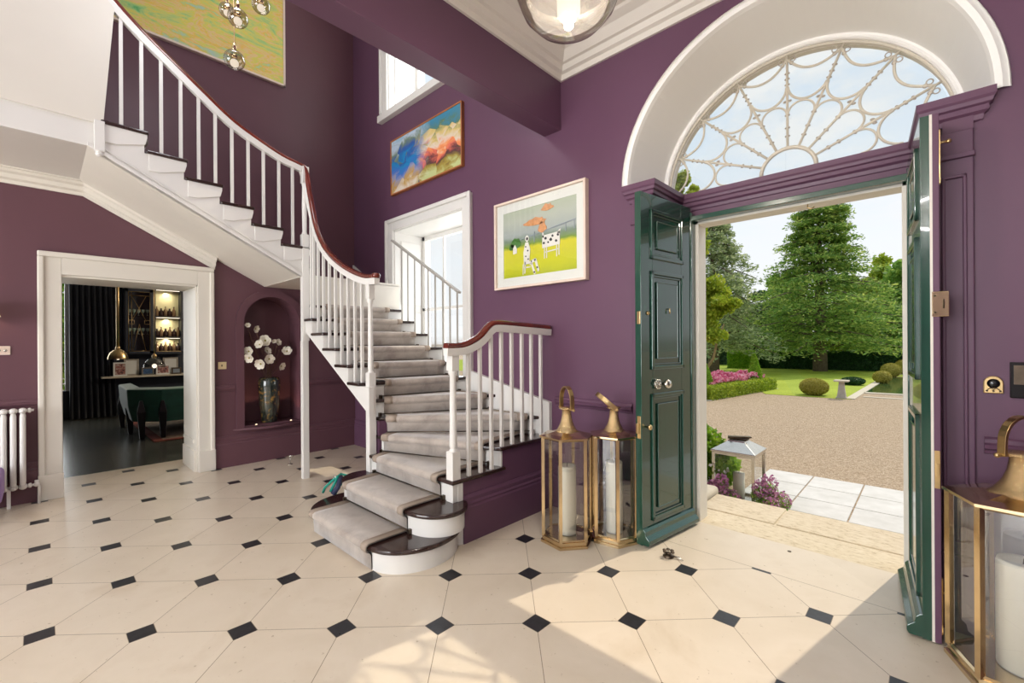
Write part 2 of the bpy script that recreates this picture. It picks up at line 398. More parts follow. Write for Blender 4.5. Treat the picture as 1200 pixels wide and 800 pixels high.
# wall with the front door
CX, ZS, RA, RI = -.742, 2.66, .99, .83
w = MB()
w.box(-6.75, -5.20, YR, 3.75, 0, TOP); w.box(-5.20, -5.08, YR, 3.75, 0, 4.5); w.box(-5.20,-5.08, YR,3.75,6.4,TOP)
w.box(-5.08, -3.90, YR, 3.75, 0, .9); w.box(-5.08, -3.90, YR, 3.75, 2.93, 4.5); w.box(-5.08,-3.90,YR,3.75,6.4,TOP)
w.box(-3.90, -3.69, YR, 3.75, 0, .9); w.box(-3.90, -3.69, YR, 3.75, 2.93, TOP)
w.box(-3.69, CX-RA, YR, 3.75, 0, TOP)
arch_fill(w, CX, ZS, RA, TOP, 0, 0, YR, 3.75, 'y', 40)
w.box(CX-RA, -1.60, YR, 3.75, 0, ZS); w.box(.12, CX+RA, YR, 3.75, 0, ZS)
w.box(CX+RA, 2.4, YR, 3.75, 0, TOP)
struct('wall_right', w, 'wall_purple')
# wall with the doorway and the niche
w = MB()
T = -.62; xa, xb = XL+T, XL
w.box(xa, xb, -6, .147, 0, TOP); w.box(xa, xb, .147, 1.246, 2.15, TOP); w.box(xa, xb, 1.246, 1.716, 0, TOP)
w.box(xa, xb, 1.716, 2.376, 0, .46); w.box(xa, -6.47, 1.716, 2.376, .46, 2.3)
arch_fill(w, 2.046, 1.74, .33, 2.3, 0, 0, -6.47, xb, 'x', 20)
w.box(xa, xb, 1.716, 2.376, 2.3, TOP); w.box(xa, xb, 2.376, 3.75, 0, TOP)
struct('wall_left', w, 'wall_plum')
# beam between hall and stair well, hall ceiling, stair-well ceiling
b = MB().box(-2.56, -2.37, -6, YR, 3.34, TOP); struct('trim_1', b, 'wall_purple', bevel=.004)
c = MB().box(-2.37, 2.4, -6, YR, 4.0, 4.12); struct('ceiling', c, 'ceiling_white')
c = MB().box(-6.75, 2.4, -6, 3.75, TOP, TOP+.15); struct('ceiling_upper', c, 'ceiling_white')
w = MB().box(2.25, 2.4, -.6, 3.75, 0, TOP); struct('wall_side', w, 'wall_purple')
# ceiling cornice
prof = [(0,-.24),(.02,-.24),(.03,-.20),(.06,-.19),(.075,-.15),(.10,-.145),(.15,-.085),(.21,-.06),(.225,-.045),(.29,-.04),(.30,-.02),(.36,-.015),(.37,0),(0,0)]
def cornice_x(name, x0, x1, y, z, s, prof, mat, bv=0, m0=0, m1=0):     # runs along x on a wall at y; s = which way it projects; mitres m0,m1
    mb = MB(); mb.loft([[(x0 + m0*a, y + s*a, z + h) for a, h in prof], [(x1 + m1*a, y + s*a, z + h) for a, h in prof]]); return struct(name, mb, mat)
def cornice_y(name, y0, y1, x, z, s, prof, mat, m0=0, m1=0):
    mb = MB(); mb.loft([[(x + s*a, y0 + m0*a, z + h) for a, h in prof], [(x + s*a, y1 + m1*a, z + h) for a, h in prof]]); return struct(name, mb, mat)
cornice_x('trim_2', -2.37, 2.25, YR, 4.0, -1, prof, 'ceiling_white', m0=1)
cornice_y('trim_3', -6, YR, -2.37, 4.0, 1, prof, 'ceiling_white', m1=-1)
# skirting and chair rail
skp = [(0,0),(.035,0),(.035,.27),(.028,.285),(.03,.30),(.018,.315),(.02,.345),(.006,.37),(0,.37)]
crp = [(0,0),(.012,.005),(.016,.02),(.03,.03),(.034,.05),(.022,.058),(.018,.075),(.006,.085),(0,.085)]
cornice_y('baseboard_left', -6, -.013, XL, 0, 1, skp, 'wall_plum'); cornice_y('baseboard_left_far', 1.402, YR, XL, 0, 1, skp, 'wall_plum', m1=-1)
cornice_y('trim_4', -6, -.013, XL, .88, 1, crp, 'wall_plum'); cornice_y('trim_5', 1.402, 1.62, XL, .90, 1, crp, 'wall_plum'); cornice_y('trim_6', 2.47, YR, XL, .90, 1, crp, 'wall_plum', m1=-1)
cornice_x('baseboard_right_far', XL, -3.6, YR, 0, -1, skp, 'wall_purple', m0=1)
cornice_x('baseboard_right', -2.46, -1.69, YR, 0, -1, skp, 'wall_purple'); cornice_x('baseboard_right_near', .17, 2.25, YR, 0, -1, skp, 'wall_purple')
cornice_x('trim_7', -2.44, -1.69, YR, .90, -1, crp, 'wall_purple'); cornice_x('trim_8', .19, 2.25, YR, .90, -1, crp, 'wall_purple')

# doorway to the dining room: white casing with moulded edge, panelled lining
d = tag(bpy.data.objects.new('door_1', None), kind='structure'); d.location = (XL, .7, 0); COL.objects.link(d)
def lo(mb): return mb.xf(Matrix.Translation((-XL, -.7, 0)))
m = MB()
for y0, y1 in ((-.013, .147), (1.246, 1.402)):
    m.box(XL, XL+.035, y0, y1, 0, 2.357)
m.box(XL, XL+.035, .147, 1.246, 2.15, 2.357)
build('casing', lo(m), 'cream_paint', d, .005)
m = MB(); m.box(XL+.03, XL+.06, -.015, .03, .23, 2.31); m.box(XL+.03, XL+.06, 1.36, 1.404, .23, 2.31); m.box(XL+.03, XL+.06, -.015, 1.404, 2.31, 2.361)
build('casing_moulding', lo(m), 'cream_paint', d, .012, seg=3)
m = MB(); m.box(XL+.03, XL+.066, -.018, .155, 0, .24); m.box(XL+.03, XL+.066, 1.24, 1.407, 0, .24)
build('plinth_block', lo(m), 'cream_paint', d, .006)
m = MB(); m.box(XL-.64, XL+.01, .135, .150, 0, 2.15); m.box(XL-.64, XL+.01, 1.228, 1.248, 0, 2.15); m.box(XL-.64, XL+.01, .145, 1.248, 2.13, 2.152)
m.box(XL-.62, XL-.02, 1.21, 1.23, 0, .24); m.box(XL-.62, XL-.10, 1.218, 1.23, .32, .36)
build('lining', lo(m), 'cream_paint', d, .003)
# niche surround and sill
n_ = tag(bpy.data.objects.new('trim_9', None), kind='structure'); n_.location = (XL, 2.046, 0); COL.objects.link(n_)
m = MB()
m.box(0, .03, -.415, -.33, .44, 1.74); m.box(0, .03, .33, .415, .44, 1.74)
for i in range(24):
    a0, a1 = PI*i/24, PI*(i+1)/24
    q = lambda r, a: (r*math.cos(a), 1.74 + r*math.sin(a))
    m.prism_x([q(.33,a0), q(.415,a0), q(.415,a1), q(.33,a1)], 0, .03)
build('niche_surround', m, 'wall_plum', n_)
m = MB(); pts = [(0,-.45)] + [(.0+.13*math.sin(PI*k/12), -.45+.9*k/12) for k in range(1,12)] + [(0,.45)]
m.prism(pts, .415, .445); m.box(-.32, .01, -.33, .33, .44, .462)
build('niche_sill', m, 'wall_plum', n_, .006)
# stair window and upper window
def casing_xz(mb, x0, x1, z0, z1, wd, y0, y1, bottom=False):
    mb.box(x0-wd, x0, y0, y1, z0, z1+wd); mb.box(x1, x1+wd, y0, y1, z0, z1+wd); mb.box(x0, x1, y0, y1, z1, z1+wd)
    if bottom: mb.box(x0-wd-.03, x1+wd+.03, y0-.04, y1, z0-.09, z0)
def make_window(name, x0, x1, z0, z1, sill, arch):
    e = tag(bpy.data.objects.new(name, None), kind='structure'); e.location = ((x0+x1)/2, YR, z0); COL.objects.link(e)
    L = Matrix.Translation((-(x0+x1)/2, -YR, -z0))
    m = MB(); casing_xz(m, x0, x1, z0, z1, .14, YR-.03, YR+.01, sill); build('casing', m.xf(L), 'white_paint', e, .006)
    m = MB(); casing_xz(m, x0-.10, x1+.10, z0+.02, z1+.10, .05, YR-.055, YR-.025); build('casing_moulding', m.xf(L), 'white_paint', e, .012, seg=3)
    m = MB(); m.box(x0-.01, x0+.015, YR, 3.74, z0, z1); m.box(x1-.015, x1+.01, YR, 3.74, z0, z1); m.box(x0, x1, YR, 3.74, z1-.015, z1+.01); m.box(x0, x1, YR, 3.74, z0-.02, z0+.01)
    for xx, s in ((x0+.015, 1), (x1-.015, -1)):      # shutter panels folded in the reveals
        for za, zb in ((z0+.12, z0+.5*(z1-z0)-.05), (z0+.5*(z1-z0)+.05, z1-.12)):
            m.box(min(xx, xx+s*.012), max(xx, xx+s*.012), YR+.09, YR+.40, za, zb)
    build('reveal_shutters', m.xf(L), 'white_paint', e, .006)
    m = MB(); y0, y1 = 3.60, 3.65
    m.box(x0, x0+.07, y0, y1, z0, z1); m.box(x1-.07, x1, y0, y1, z0, z1); m.box(x0, x1, y0, y1, z1-.07, z1); m.box(x0, x1, y0, y1, z0, z0+.09)
    m.box(x0, x1, y0, y1, (z0+z1)/2-.02, (z0+z1)/2+.02)
    for k in (1, 2):
        xx = x0 + (x1-x0)*k/3; m.box(xx-.014, xx+.014, y0+.01, y1-.01, z0, z1)
    build('sash', m.xf(L), 'white_paint', e, .004)
    m = MB().add([(x0+.05,3.624,z0+.05),(x1-.05,3.624,z0+.05),(x1-.05,3.624,z1-.05),(x0+.05,3.624,z1-.05)],[(0,1,2,3)]); build('pane', m.xf(L), 'glass_clear', e)
make_window('window_1', -5.08, -3.69, .92, 2.93, False, True)
make_window('window_2', -5.20, -3.90, 4.5, 6.3, True, False)

# ---------------------------------------------------------------- front door surround
# arched white reveal, splayed towards the fanlight
m = MB(); rings = []
for r, y in ((1.025, 3.15), (1.03, 3.165), (1.0, 3.145), (.975, 3.15), (.965, 3.18), (RI+.045, 3.66), (RI+.035, 3.665), (RI+.02, 3.66), (RI+.012, 3.67), (RI+.012, 3.76)):
    kx = 1 + .045*min(1, max(0, (y-3.16)/.4)); dz = .025*min(1, max(0, (y-3.16)/.4))
    rings.append([(CX + kx*r*math.cos(PI*i/48), y, ZS + dz + r*math.sin(PI*i/48)) for i in range(49)])
m.loft(rings, smooth=False, cap=False, close=False)
struct('trim_10', m, 'arch_white')
# outside face round the fanlight
m = MB()
for i in range(40):
    a0, a1 = PI*i/40, PI*(i+1)/40
    q = lambda r, a: (CX + 1.045*r*math.cos(a), ZS + .025 + r*math.sin(a))
    m.prism_y([q(RI+.012,a0), q(RA+.08,a0), q(RA+.08,a1), q(RI+.012,a1)], 3.755, 3.80)
struct('trim_11', m, 'cream_paint')
# side linings (purple, panelled) and pilasters
for k, (xo, xi, s) in enumerate(((-1.62, -1.44, 1), (.0, -.05, -1))):
    m = MB(); x_in = xi; xw = (CX-RA-.02) if s > 0 else .02
    if s > 0: m.prism([(-1.68,3.145),(-1.56,3.145),(-1.47,3.62),(-1.47,3.75),(-1.68,3.75)], 0, 2.50)
    else: m.prism([(.16,3.145),(.02,3.145),(-.03,3.62),(-.03,3.75),(.16,3.75)], 0, 2.50)
    struct('trim_%d' % (12+k), m, 'wall_purple', bevel=.004)
    m = MB()
    a, b = ((-1.655,-1.585) if s > 0 else (.045,.135))
    for z0, z1 in ((.44, 2.28),):
        for q in ((a, a+.014, z0, z1), (b-.014, b, z0, z1), (a, b, z0, z0+.016), (a, b, z1-.016, z1)):
            m.box(q[0], q[1], 3.130, 3.148, q[2], q[3])
    m.box(a-.03, b+.03, 3.125, 3.148, 0, .36); m.box(a-.034, b+.034, 3.12, 3.148, .36, .385); m.box(a-.03, b+.03, 3.125, 3.148, 2.36, 2.385)
    struct('trim_%d' % (14+k), m, 'wall_purple', bevel=.004)
# transom cornice: returns along both linings and runs across above the doors
tp = [(0,0),(.055,0),(.055,.035),(.066,.04),(.066,.075),(.078,.082),(.082,.105),(.098,.118),(.098,.142),(.110,.150),(.114,.168),(.122,.180),(.122,.215),(0,.215)]
def run(mb, path, prof):
    path = [Vector((x, y, 0)) for x, y in path]; rings = []
    for i, p in enumerate(path):
        a = path[i-1] if i else None; c = path[i+1] if i < len(path)-1 else None
        ds = []
        if a is not None: ds.append((p-a).normalized())
        if c is not None: ds.append((c-p).normalized())
        ns = [Vector((d.y, -d.x, 0)) for d in ds]
        if len(ns) == 2:
            nn = (ns[0]+ns[1]); nn = nn / (nn.length_squared/2) if nn.length > .01 else ns[0]
        else: nn = ns[0]
        rings.append([(p.x + nn.x*q, p.y + nn.y*q, 2.455 + h) for q, h in prof])
    mb.loft(rings)
m = MB(); run(m, [(-1.63, YR+.09), (-1.63, 3.235), (-1.595, 3.235), (-1.59, 3.76), (.02, 3.76), (.065, 3.235), (.115, 3.235), (.115, YR+.09)], tp)
m.box(-1.60, .03, 3.69, 3.80, 2.455, 2.665); m.prism([(-1.68,3.15),(-1.58,3.15),(-1.57,3.78),(-1.68,3.78)], 2.48, 2.668); m.prism([(.16,3.15),(.05,3.15),(.01,3.78),(.16,3.78)], 2.48, 2.668)
struct('trim_16', m, 'wall_purple')
# green door frame with pale outer jamb
d3 = tag(bpy.data.objects.new('door_2', None), kind='structure'); d3.location = (-.74, 3.66, 0); COL.objects.link(d3)
L = Matrix.Translation((.74, -3.66, 0))
m = MB(); m.box(-1.47, -1.395, 3.60, 3.68, 0, 2.50); m.box(-.10, -.03, 3.60, 3.68, 0, 2.50); m.box(-1.47, -.03, 3.60, 3.68, 2.432, 2.47)
build('frame', m.xf(L), 'door_green', d3, .004)
m = MB(); m.box(-1.47, -1.37, 3.68, 3.84, -.02, 2.44); m.box(-.125, -.03, 3.68, 3.84, -.02, 2.44); m.box(-1.47, -.03, 3.68, 3.84, 2.415, 2.45)
build('outer_jamb', m.xf(L), 'cream_paint', d3, .004)
m = MB(); m.tube([(-.62,3.69,2.415),(-.62,3.69,2.39),(-.60,3.69,2.38),(-.58,3.69,2.39)], .004, 6); build('ceiling_hook', m.xf(L), 'brass', d3)

# fanlight
fl = tag(bpy.data.objects.new('window_3', None), kind='structure'); fl.location = (CX, 3.70, ZS+.025); COL.objects.link(fl)
P = lambda r, a, y=0: (1.045*r*math.cos(math.radians(a)), y, r*math.sin(math.radians(a)))
m = MB()
for k in range(1, 8): m.tube([P(.165, 22.5*k), P(.835, 22.5*k)], .0085, 8)
m.tube([P(.165, 180*i/16) for i in range(17)], .014, 8)
m.tube([P(.838, 180*i/48) for i in range(49)], .012, 8)
build('glazing_bar', m, 'iron_cream', fl)
m = MB()
def arc3(a0, r0, a1, r1, rm, n=12, pw=2.0):
    pts = []
    for i in range(n+1):
        t = i/n; a = a0 + (a1-a0)*t; base = r0 + (r1-r0)*t; w = 1 - abs(2*t-1)**pw
        pts.append(P(base*(1-w) + rm*w, a))
    return pts
for k in range(0, 8):
    a0, a1 = 22.5*k, 22.5*(k+1)
    m.tube(arc3(a0, .80, a1, .80, .705, 14, 2.2), .0085, 8)
    # U shaped arc hanging between two spokes
    pts = []
    for i in range(15):
        t = PI*i/14; am = (a0+a1)/2
        pts.append(P(.60 - .105*math.sin(t), am - 11.25*math.cos(t)*(.96)))
    m.tube(pts, .0085, 8)
    pts = []
    for i in range(15):
        t = PI*i/14; am = (a0+a1)/2
        pts.append(P(.40 + .085*math.sin(t), am - 10.9*math.cos(t)))
    m.tube(pts, .007, 8)
build('tracery', m, 'iron_cream', fl)
m = MB()
for k in range(1, 8):
    a = 22.5*k
    for s in (-1, 1):
        c = P(.79, a + s*2.6); ring = [(c[0]+.016*math.cos(2*PI*i/10), -.005, c[2]+.016*math.sin(2*PI*i/10)) for i in range(10)]
        m.tube(ring, .004, 5, closed=True)
        c = P(.765, a + s*2.0); ring = [(c[0]+.011*math.cos(2*PI*i/8), -.005, c[2]+.011*math.sin(2*PI*i/8)) for i in range(8)]
        m.tube(ring, .0035, 5, closed=True)
    for r in (.25, .31, .40, .62, .66, .70):
        for s in (-1, 1): m.ball(P(r, a + s*.9*(.5/r)), .0075, 6, 4, sx=1.3)
    for s in (-1, 1): m.ball(P(.50, a + s*1.6), .009, 6, 4, sx=1.6)
build('iron_boss', m, 'stone_grey', fl)
m = MB().prism_y([P(.82, 180*i/40)[0::2] for i in range(41)], .012, .016); build('pane', m, 'glass_clear', fl)

# ---------------------------------------------------------------- the two open door leaves
LW, LH, LT = .68, 2.53, .05
PAN = [(.15, .54, .17, 1.05), (.15, .54, 1.27, 1.95), (.15, .54, 2.08, 2.40)]
def leaf_mesh():
    m = MB()                                    # u along x from the hinge, outside face at y = 0, inside face at y = LT
    m.box(0, LW, .006, LT, 0, LH)
    us = sorted({0, LW, .15, .54}); 
    m.box(0, .15, 0, .012, 0, LH); m.box(.54, LW, 0, .012, 0, LH)
    zs = [0, .17, 1.05, 1.27, 1.95, 2.08, 2.40, LH]
    for i in range(0, 8, 2): m.box(.15, .54, 0, .012, zs[i], zs[i+1])
    return m
def leaf_mould():
    m = MB()
    for a, b, z0, z1 in PAN:
        for w0, w1, h in ((-.022, .006, .020), (.006, .022, .010), (.055, .063, .014)):
            m.box(a+w0, b-w0, -h+.006, .008, z0+w0, z0+w1); m.box(a+w0, b-w0, -h+.006, .008, z1-w1, z1-w0)
            m.box(a+w0, a+w1, -h+.006, .008, z0+w0, z1-w0); m.box(b-w1, b-w0, -h+.006, .008, z0+w0, z1-w0)
        m.box(a+.055, b-.055, -.004, .008, z0+.055, z1-.055)
    return m
def weather():
    return MB().loft([[(0.0, y, z) for y, z in q] for q in ([(0.006,.005),(-.05,.005),(-.058,.02),(-.058,.045),(-.03,.07),(-.024,.10),(-.01,.115),(.006,.12)],)] + [[(LW, y, z) for y, z in [(0.006,.005),(-.05,.005),(-.058,.02),(-.058,.045),(-.03,.07),(-.024,.10),(-.01,.115),(.006,.12)]]])
# left leaf: hinge at (-1.40, 3.62), swung into the hall; its green outside face looks at the opening
def place_leaf(name, hinge, free, flip, kindlab):
    d = Vector((free[0]-hinge[0], free[1]-hinge[1], 0)).normalized()
    e = bpy.data.objects.new(name, None); COL.objects.link(e); tag(e, kind='structure', label=kindlab)
    e.location = (hinge[0], hinge[1], .008); e.rotation_euler[2] = math.atan2(d.y, d.x)
    S = Matrix.Scale(-1 if flip else 1, 4, (0,1,0))
    build('door_leaf', leaf_mesh().xf(S), 'door_green', e, .002)
    build('panel_moulding', leaf_mould().xf(S), 'door_green', e, .004)
    build('weather_bar', weather().xf(S), 'door_green', e, .004)
    return e, S
# direction hinge->free is -y; local +y then points to +x for rotation -90, so the outside (local -y) must be flipped on the left leaf
dl, S = place_leaf('door_3', (-1.405, 3.61), (-1.50, 2.93), True, 'dark green panelled door leaf with the round knob, open beside the tall lanterns')
def hb(name, m, mat, e, S, bevel=0, label=None): return build(name, m.xf(S), mat, e, bevel, label=label)
m = MB(); m.lathe([(.001,-.075),(.026,-.072),(.034,-.055),(.034,-.045),(.022,-.03),(.012,-.026),(.012,0)], 0, 0, 20, 'y', cz=0); m.xf(Matrix.Translation((.43,0,1.14)))
hb('door_knob', m, 'steel', dl, S)
m = MB()
for k in range(6):
    a = 2*PI*k/6; m.ball((.50+.024*math.cos(a), -.02, 1.14+.024*math.sin(a)), .016, 10, 6, sy=.6)
m.ball((.50, -.03, 1.14), .014, 10, 6); m.lathe([(.03,-.012),(.032,0)], .50, 0, 16, 'y', cz=1.14)
hb('knob_rose', m, 'steel', dl, S)
m = MB(); m.lathe([(.001,-.012),(.013,-.010),(.016,0)], .60, 0, 14, 'y', cz=1.66); hb('keyhole_cover', m, 'brass', dl, S)
m = MB(); m.lathe([(.001,-.045),(.018,-.04),(.02,-.03),(.008,-.02),(.008,0)], .625, 0, 14, 'y', cz=.84); hb('bolt_knob', m, 'brass', dl, S)
m = MB(); m.tube([(.345,-.006,1.70),(.345,-.018,1.70),(.345,-.02,1.685),(.345,-.02,1.665)], .005, 6); hb('small_hook', m, 'brass', dl, S)
m = MB(); m.box(LW-.002, LW+.006, .006, .034, .76, .92); m.box(LW-.002, LW+.03, .010, .028, .80, .87); hb('edge_bolt_plate', m, 'brass', dl, S, .002)
m = MB(); m.box(LW-.002, LW+.008, .004, .030, 1.58, 1.67); hb('edge_lock_plate', m, 'brass', dl, S, .002)
dr, S2 = place_leaf('door_4', (-.095, 3.61), (-.030, 2.90), False, 'dark green panelled door leaf seen almost edge-on, open before the purple pilaster')
m = MB().box(.0, LW+.003, LT-.006, LT+.018, 0, LH); hb('inner_face', m, 'wall_purple', dr, S2, .002, 'purple painted inner face')
m = MB().box(LW, LW+.003, LT-.016, LT-.006, 0, LH); hb('edge_strip', m, 'cream_paint', dr, S2, label='worn pale strip on the leaf edge')
m = MB(); m.box(LW-.10, LW+.006, LT+.018, LT+.048, 1.56, 1.68); m.box(LW-.012, LW+.010, LT-.01, LT+.050, 1.56, 1.68); hb('rim_lock', m, 'gold_pale', dr, S2, .003)
m = MB()
for zz in (1.58, 1.66): m.ball((LW+.010, LT+.0, zz), .005, 8, 4)
m.tube([(LW+.010, LT+.03, 1.60), (LW+.02, LT+.03, 1.62), (LW+.010, LT+.03, 1.64)], .003, 6); hb('lock_screw', m, 'dark_metal', dr, S2)
m = MB(); m.box(LW-.002, LW+.008, LT-.004, LT+.016, .74, .92); m.box(LW-.0, LW+.014, LT-.0, LT+.012, .80, .86); hb('edge_bolt_plate', m, 'brass', dr, S2, .002)
for zz0, zz1 in ((.03, .30), (2.20, 2.46)):
    m = MB(); m.box(LW-.05, LW-.03, LT+.018, LT+.026, zz0, zz1); m.tube([(LW-.04, LT+.024, zz0+.2), (LW-.04, LT+.05, zz0+.2)], .006, 8); m.ball((LW-.04, LT+.056, zz0+.2), .011, 10, 6)
    hb('slide_bolt', m, 'brass', dr, S2)

# ================================================================== STAIRCASE
R = .158
sc = thing('staircase', 'white painted turning staircase with dark wooden treads rising round the hall', 'staircase', (0,0,0))
NL = {3: ((-3.64,2.0),(-2.5,2.0)), 4: ((-3.655,2.075),(-2.5,2.50)), 5: ((-3.685,2.09),(-2.56,YR)), 6: ((-3.71,2.10),(-3.15,YR)),
      7: ((-3.76,2.02),(-3.57,YR)), 8: ((-3.96,2.0),(-3.78,YR)), 9: ((-4.22,2.0),(-4.05,YR)), 10: ((-4.49,2.0),(-4.32,YR)),
      11: ((-4.76,2.0),(-4.60,YR)), 12: ((-4.95,2.0),(-4.90,YR)), 13: ((-4.97,2.0),(-5.40,YR)), 14: ((-4.98,2.02),(-6.0,YR)),
      15: ((-4.98,2.04),(XL,2.55)), 16: ((-4.98,2.05),(XL,2.10)), 17: ((-4.98,1.77),(XL,1.80)), 18: ((-4.98,1.49),(XL,1.49)),
      19: ((-4.98,1.22),(XL,1.22)), 20: ((-4.98,.94),(XL,.94)), 21: ((-4.98,.66),(XL,.66)), 22: ((-4.98,.37),(XL,.37))}
corner = {4: (-2.5, YR), 14: (XL, YR)}
def shift(p, q, d):      # move the line p-q by d towards the foot of the stair (to the right of p->q rotated)
    v = Vector((q[0]-p[0], q[1]-p[1], 0)).normalized(); n = Vector((v.y, -v.x, 0)); return (p[0]+n.x*d, p[1]+n.y*d), (q[0]+n.x*d, q[1]+n.y*d)
def ell(cx, cy, rx, ry, a0, a1, n=44):
    return [(cx + rx*math.cos(math.radians(a0+(a1-a0)*i/n)), cy + ry*math.sin(math.radians(a0+(a1-a0)*i/n))) for i in range(n+1)]
# curtail steps 1 and 2: rounded ends on both sides
def curtail(y, ry, rx, grow, xr, xl, yb):
    g = grow
    return ell(xr, y+ry, rx+g, ry+g, -90, 58) + [(-2.47, yb), (-3.63, yb)] + ell(xl, y+ry, rx+g, ry+g, 122, 270)
def curt(n, grow): return curtail(1.465, .32, .27, grow, -2.63, -3.47, 2.12) if n == 1 else curtail(1.735, .20, .24, grow, -2.60, -3.50, 2.12)
for n in (1, 2):
    build('tread', MB().prism(curt(n, .025), n*R-.032, n*R), 'tread_wood', sc, .012, seg=3)
    build('riser', MB().prism(curt(n, 0), (n-1)*R + (.0 if n == 1 else 0), n*R-.03), 'white_paint', sc)
for n in range(3, 22):
    a, b = NL[n]; c, d = NL[n+1]
    c2, d2 = shift(c, d, -.02)
    poly = [a, b] + ([corner[n]] if n in corner else []) + [d2, c2]
    ov = .03
    if 7 <= n <= 11: poly[0] = (a[0], 1.965); poly[-1] = (c2[0], 1.965)
    if 16 <= n <= 21: poly[0] = (-4.945, a[1]); poly[-1] = (-4.945, c2[1])
    if n == 3: poly[1] = (-2.47, 2.0); poly[2] = (-2.47, poly[2][1]+.03)
    if n == 4: poly[1] = (-2.47, 2.49); poly[2] = (-2.47, YR)
    build('tread', MB().prism(poly, n*R-.030, n*R), 'tread_wood', sc, .010, seg=3)
for n in range(3, 23):
    a, b = NL[n]; p0, p1 = shift(a, b, -.028); q0, q1 = shift(a, b, -.045)
    if 7 <= n <= 12: p0 = (p0[0], 1.99); q0 = (q0[0], 1.99)
    build('riser', MB().prism([p0, p1, q1, q0], (n-1)*R-.01, n*R-.028), 'white_paint', sc)
# open strings
def zig(ns, key, z_bot):
    """stepped outline (along, z) for the string beside treads ns"""
    up = []
    for n in ns:
        s = NL[n][0][key]; e = NL[n+1][0][key]
        up += [(s, n*R-.03), (e, n*R-.03)]
    return up
m = MB()
for n in range(7, 12):
    x1, x0 = NL[n][0][0]-.03, NL[n+1][0][0]-.03
    zb = lambda x: .86 - (x+3.652)*.563
    m.prism_y([(x0, zb(x0)), (x1, zb(x1)), (x1, n*R-.03), (x0, n*R-.03)], 1.985, 2.03)
m.prism_y([(-3.79, zb(-3.79)), (-3.6, zb(-3.6)), (-3.6, 7*R-.03), (-3.79, 7*R-.03)], 1.985, 2.03)
m.prism_y([(-5.0, 1.55), (-4.98, 1.55), (-4.98, 1.72), (-5.0, 1.72)], 1.985, 2.03)
build('open_string', m, 'white_paint', sc)
zs_ = lambda y: 3.018 - .524*(y-.388)
m = MB()
for n in range(16, 22):
    y1, y0 = NL[n][0][1]-.03, NL[n+1][0][1]-.03
    m.prism_x([(y0, zs_(y0)), (y1, zs_(y1)), (y1, n*R-.03), (y0, n*R-.03)], -5.02, -4.965)
build('open_string', m, 'white_paint', sc)
m = MB()
for n in range(16, 22):     # cut brackets under the tread ends
    y1, y0 = NL[n][0][1]-.02, NL[n+1][0][1]-.02
    m.prism_x([(y0+.02, n*R-.03), (y1+.01, n*R-.03), (y1+.01, n*R-.06), (y1-.005, n*R-.12), (y0+.10, n*R-.175), (y0+.02, n*R-.178)], -4.965, -4.955)
m.prism_x([(.27, zs_(.27)), (2.0, zs_(2.0)), (2.0, zs_(2.0)+.03), (.27, zs_(.27)+.03)], -4.972, -4.952)
m.prism_x([(.35, zs_(.35)+.05), (2.0, zs_(2.0)+.05), (2.0, zs_(2.0)+.06), (.35, zs_(.35)+.06)], -4.965, -4.957)
build('string_bracket', m, 'white_paint', sc, .003)
# soffits
m = MB().loft([[(-4.97,.27,zs_(.27)),(-4.97,1.96,zs_(1.96)),(XL,1.96,zs_(1.96)),(XL,.27,zs_(.27))],[(-4.97,.27,zs_(.27)+.03),(-4.97,1.96,zs_(1.96)+.03),(XL,1.96,zs_(1.96)+.03),(XL,.27,zs_(.27)+.03)]])
m.box(XL, -4.97, 1.95, YR, zs_(1.96), zs_(1.96)+.03)
m.loft([[(-3.86,2.02,.97),(-3.86,YR,.97),(-4.98,YR,1.6),(-4.98,2.02,1.6)],[(-3.86,2.02,1.0),(-3.86,YR,1.0),(-4.98,YR,1.63),(-4.98,2.02,1.63)]])
m.box(-5.0, -4.97, 2.02, YR, 1.55, 2.2)
build('soffit', m, 'cream_paint', sc)
# landing slab with its white edge and the tall cream wall above it
m = MB(); m.box(XL, -4.97, -5.99, .36, 3.08, 22*R); build('landing', m, 'white_paint', sc, .004)
m = MB(); m.prism_x([(-5.99, 3.28), (.366, 3.28), (.62, TOP-.01), (-5.99, TOP-.01)], -4.985, -4.955); build('landing_wall', m, 'cream_paint', sc)
m = MB(); m.box(-4.99, -4.935, .31, .375, 3.05, 3.30); m.lathe([(.001,-.035),(.018,-.03),(.03,-.012),(.022,.0),(.034,.012),(.034,.02)], -4.962, .342, 12, cz=3.04); build('drop_newel', m, 'white_paint', sc, .004)
# wall string on the door wall (right side of the lower flight)
m = MB()
m.prism_y([(-2.49,.45),(-2.49,.926),(-3.56,1.17),(-3.56,.60)], YR-.045, YR)
build('wall_string', m, 'white_paint', sc, .004)
build('wall_string', MB().prism_y([(-5.22,1.9),(-5.22,2.14),(-5.5,2.24),(XL,2.62),(XL,2.2)], YR-.03, YR), 'white_paint', sc, .004)
m = MB()
for n in range(7, 13):
    x1, x0 = NL[n][1][0]-.03, NL[n+1][1][0]-.03
    m.prism_y([(x0, n*R-.5), (x1, n*R-.5), (x1, n*R-.03), (x0, n*R-.03)], YR-.02, YR+.02)
build('open_string', m, 'white_paint', sc)
